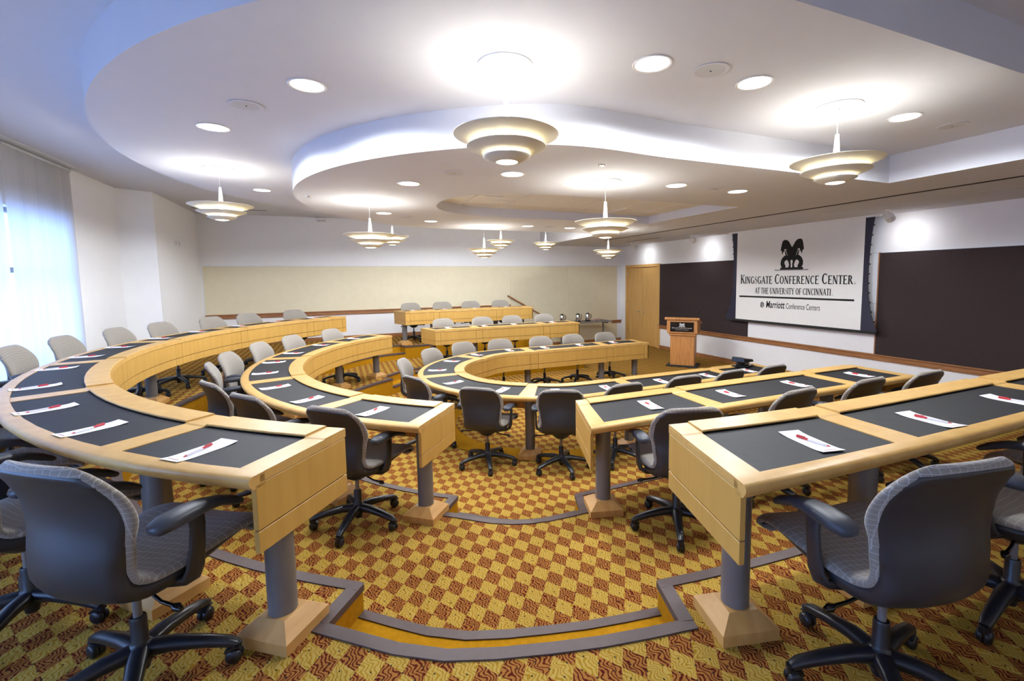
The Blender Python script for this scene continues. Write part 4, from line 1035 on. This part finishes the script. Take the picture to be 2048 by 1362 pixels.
# black tilting unit at the end of the near inner arm
dv_ = tag(empty('conference_unit', (2.36, -1.27, T), math.radians(20)), 'black angular tabletop control unit at the inner table end', 'electronic device')
MB().box2((-.14, -.09, .012), (.14, .09, .026)).build('base', 'black_gloss', dv_, bevel=.004)
for i in range(4): MB().box2((-.085+i*.004, -.06, .02+i*.014), (.085-i*.004, .06, .030+i*.014)).build('fin', 'black_gloss', dv_, bevel=.002)
mb = MB().add([(-.15, -.09, .085), (.15, -.09, .060), (.15, .09, .060), (-.15, .09, .085), (-.14, -.08, .14), (.14, -.08, .095), (.14, .08, .105), (-.14, .08, .15)], [(3, 2, 1, 0), (4, 5, 6, 7), (0, 1, 5, 4), (1, 2, 6, 5), (2, 3, 7, 6), (3, 0, 4, 7)])
mb.build('head', 'black_gloss', dv_, bevel=.005)

# ================================================================== SERVICE TABLE WITH CARAFES
tb = tag(empty('service_table', (0, 0, 0)), 'grey topped folding table with coffee pots by the cream wall', 'table')
x0, x1, ya_, yb2 = 2.9, 4.55, 5.35, 5.95
MB().box2((x0, ya_, .71), (x1, yb2, .74)).build('top', 'table_grey', tb, bevel=.004)
for x in (x0+.15, x1-.15):
    l = MB().tube([(x, 5.65, .71), (x, 5.65, .05)], (.025, .025), 12).build('leg', 'steel_column', tb, smooth=True)
    MB().box2((x-.025, 5.40, .0), (x+.025, 5.90, .05)).build('foot', 'steel_column', l, bevel=.008); MB().box2((x-.03, 5.42, .67), (x+.03, 5.88, .71)).build('bracket', 'steel_column', l)
cf = empty('carafe')
MB().lathe([(0, .03), (.062, .03), (.072, .06), (.070, .16), (.055, .20), (0, .205)], n=28).build('body', 'steel_polish', cf, smooth=True)
MB().lathe([(0, 0), (.082, 0), (.082, .02), (.070, .032), (0, .032)], n=28).build('stand', 'black_gloss', cf, smooth=True)
MB().lathe([(0, .20), (.052, .20), (.050, .225), (.02, .24), (0, .24)], n=28).build('lid', 'black_gloss', cf, smooth=True)
MB().tube([(.060, 0, .19), (.105, 0, .19), (.115, 0, .15), (.108, 0, .09), (.070, 0, .07)], (.010, .008), 8, up=Vector((0, 1, 0))).build('handle', 'black_gloss', cf, smooth=True)
MB().tube([(-.055, 0, .17), (-.085, 0, .205)], [(.012, .012), (.007, .007)], 8).build('spout', 'steel_polish', cf, smooth=True)
index_kids()
for i, (x, y, lb) in enumerate(((3.52, 5.55, 'steel carafe in the middle of the service table'), (3.86, 5.60, 'steel carafe next to the pink cups'), (3.05, 5.60, 'steel carafe showing alone behind the middle far table'))):
    t = cf if i == 0 else copy_tree(cf); t.location = (x, y, .74); tag(t, lb, 'carafe', 'carafes on the service table')
cu = empty('cup'); MB().lathe([(0, .004), (.020, 0), (.028, .03), (.034, .065), (.031, .065), (.025, .03), (.018, .008), (0, .008)], n=20).build('bowl', 'pink_ceramic', cu, smooth=True)
MB().tube([(.03, 0, .055), (.048, 0, .045), (.046, 0, .025), (.027, 0, .02)], .004, 6, up=Vector((0, 1, 0))).build('handle', 'pink_ceramic', cu, smooth=True); index_kids()
for i, (x, lb) in enumerate(((4.04, 'pink cup beside the right carafe'), (4.14, 'middle pink cup of the three'), (4.24, 'pink cup nearest the table end'))):
    t = cu if i == 0 else copy_tree(cu); t.location = (x, 5.55+.03*i, .74); tag(t, lb, 'cup', 'pink cups on the service table')
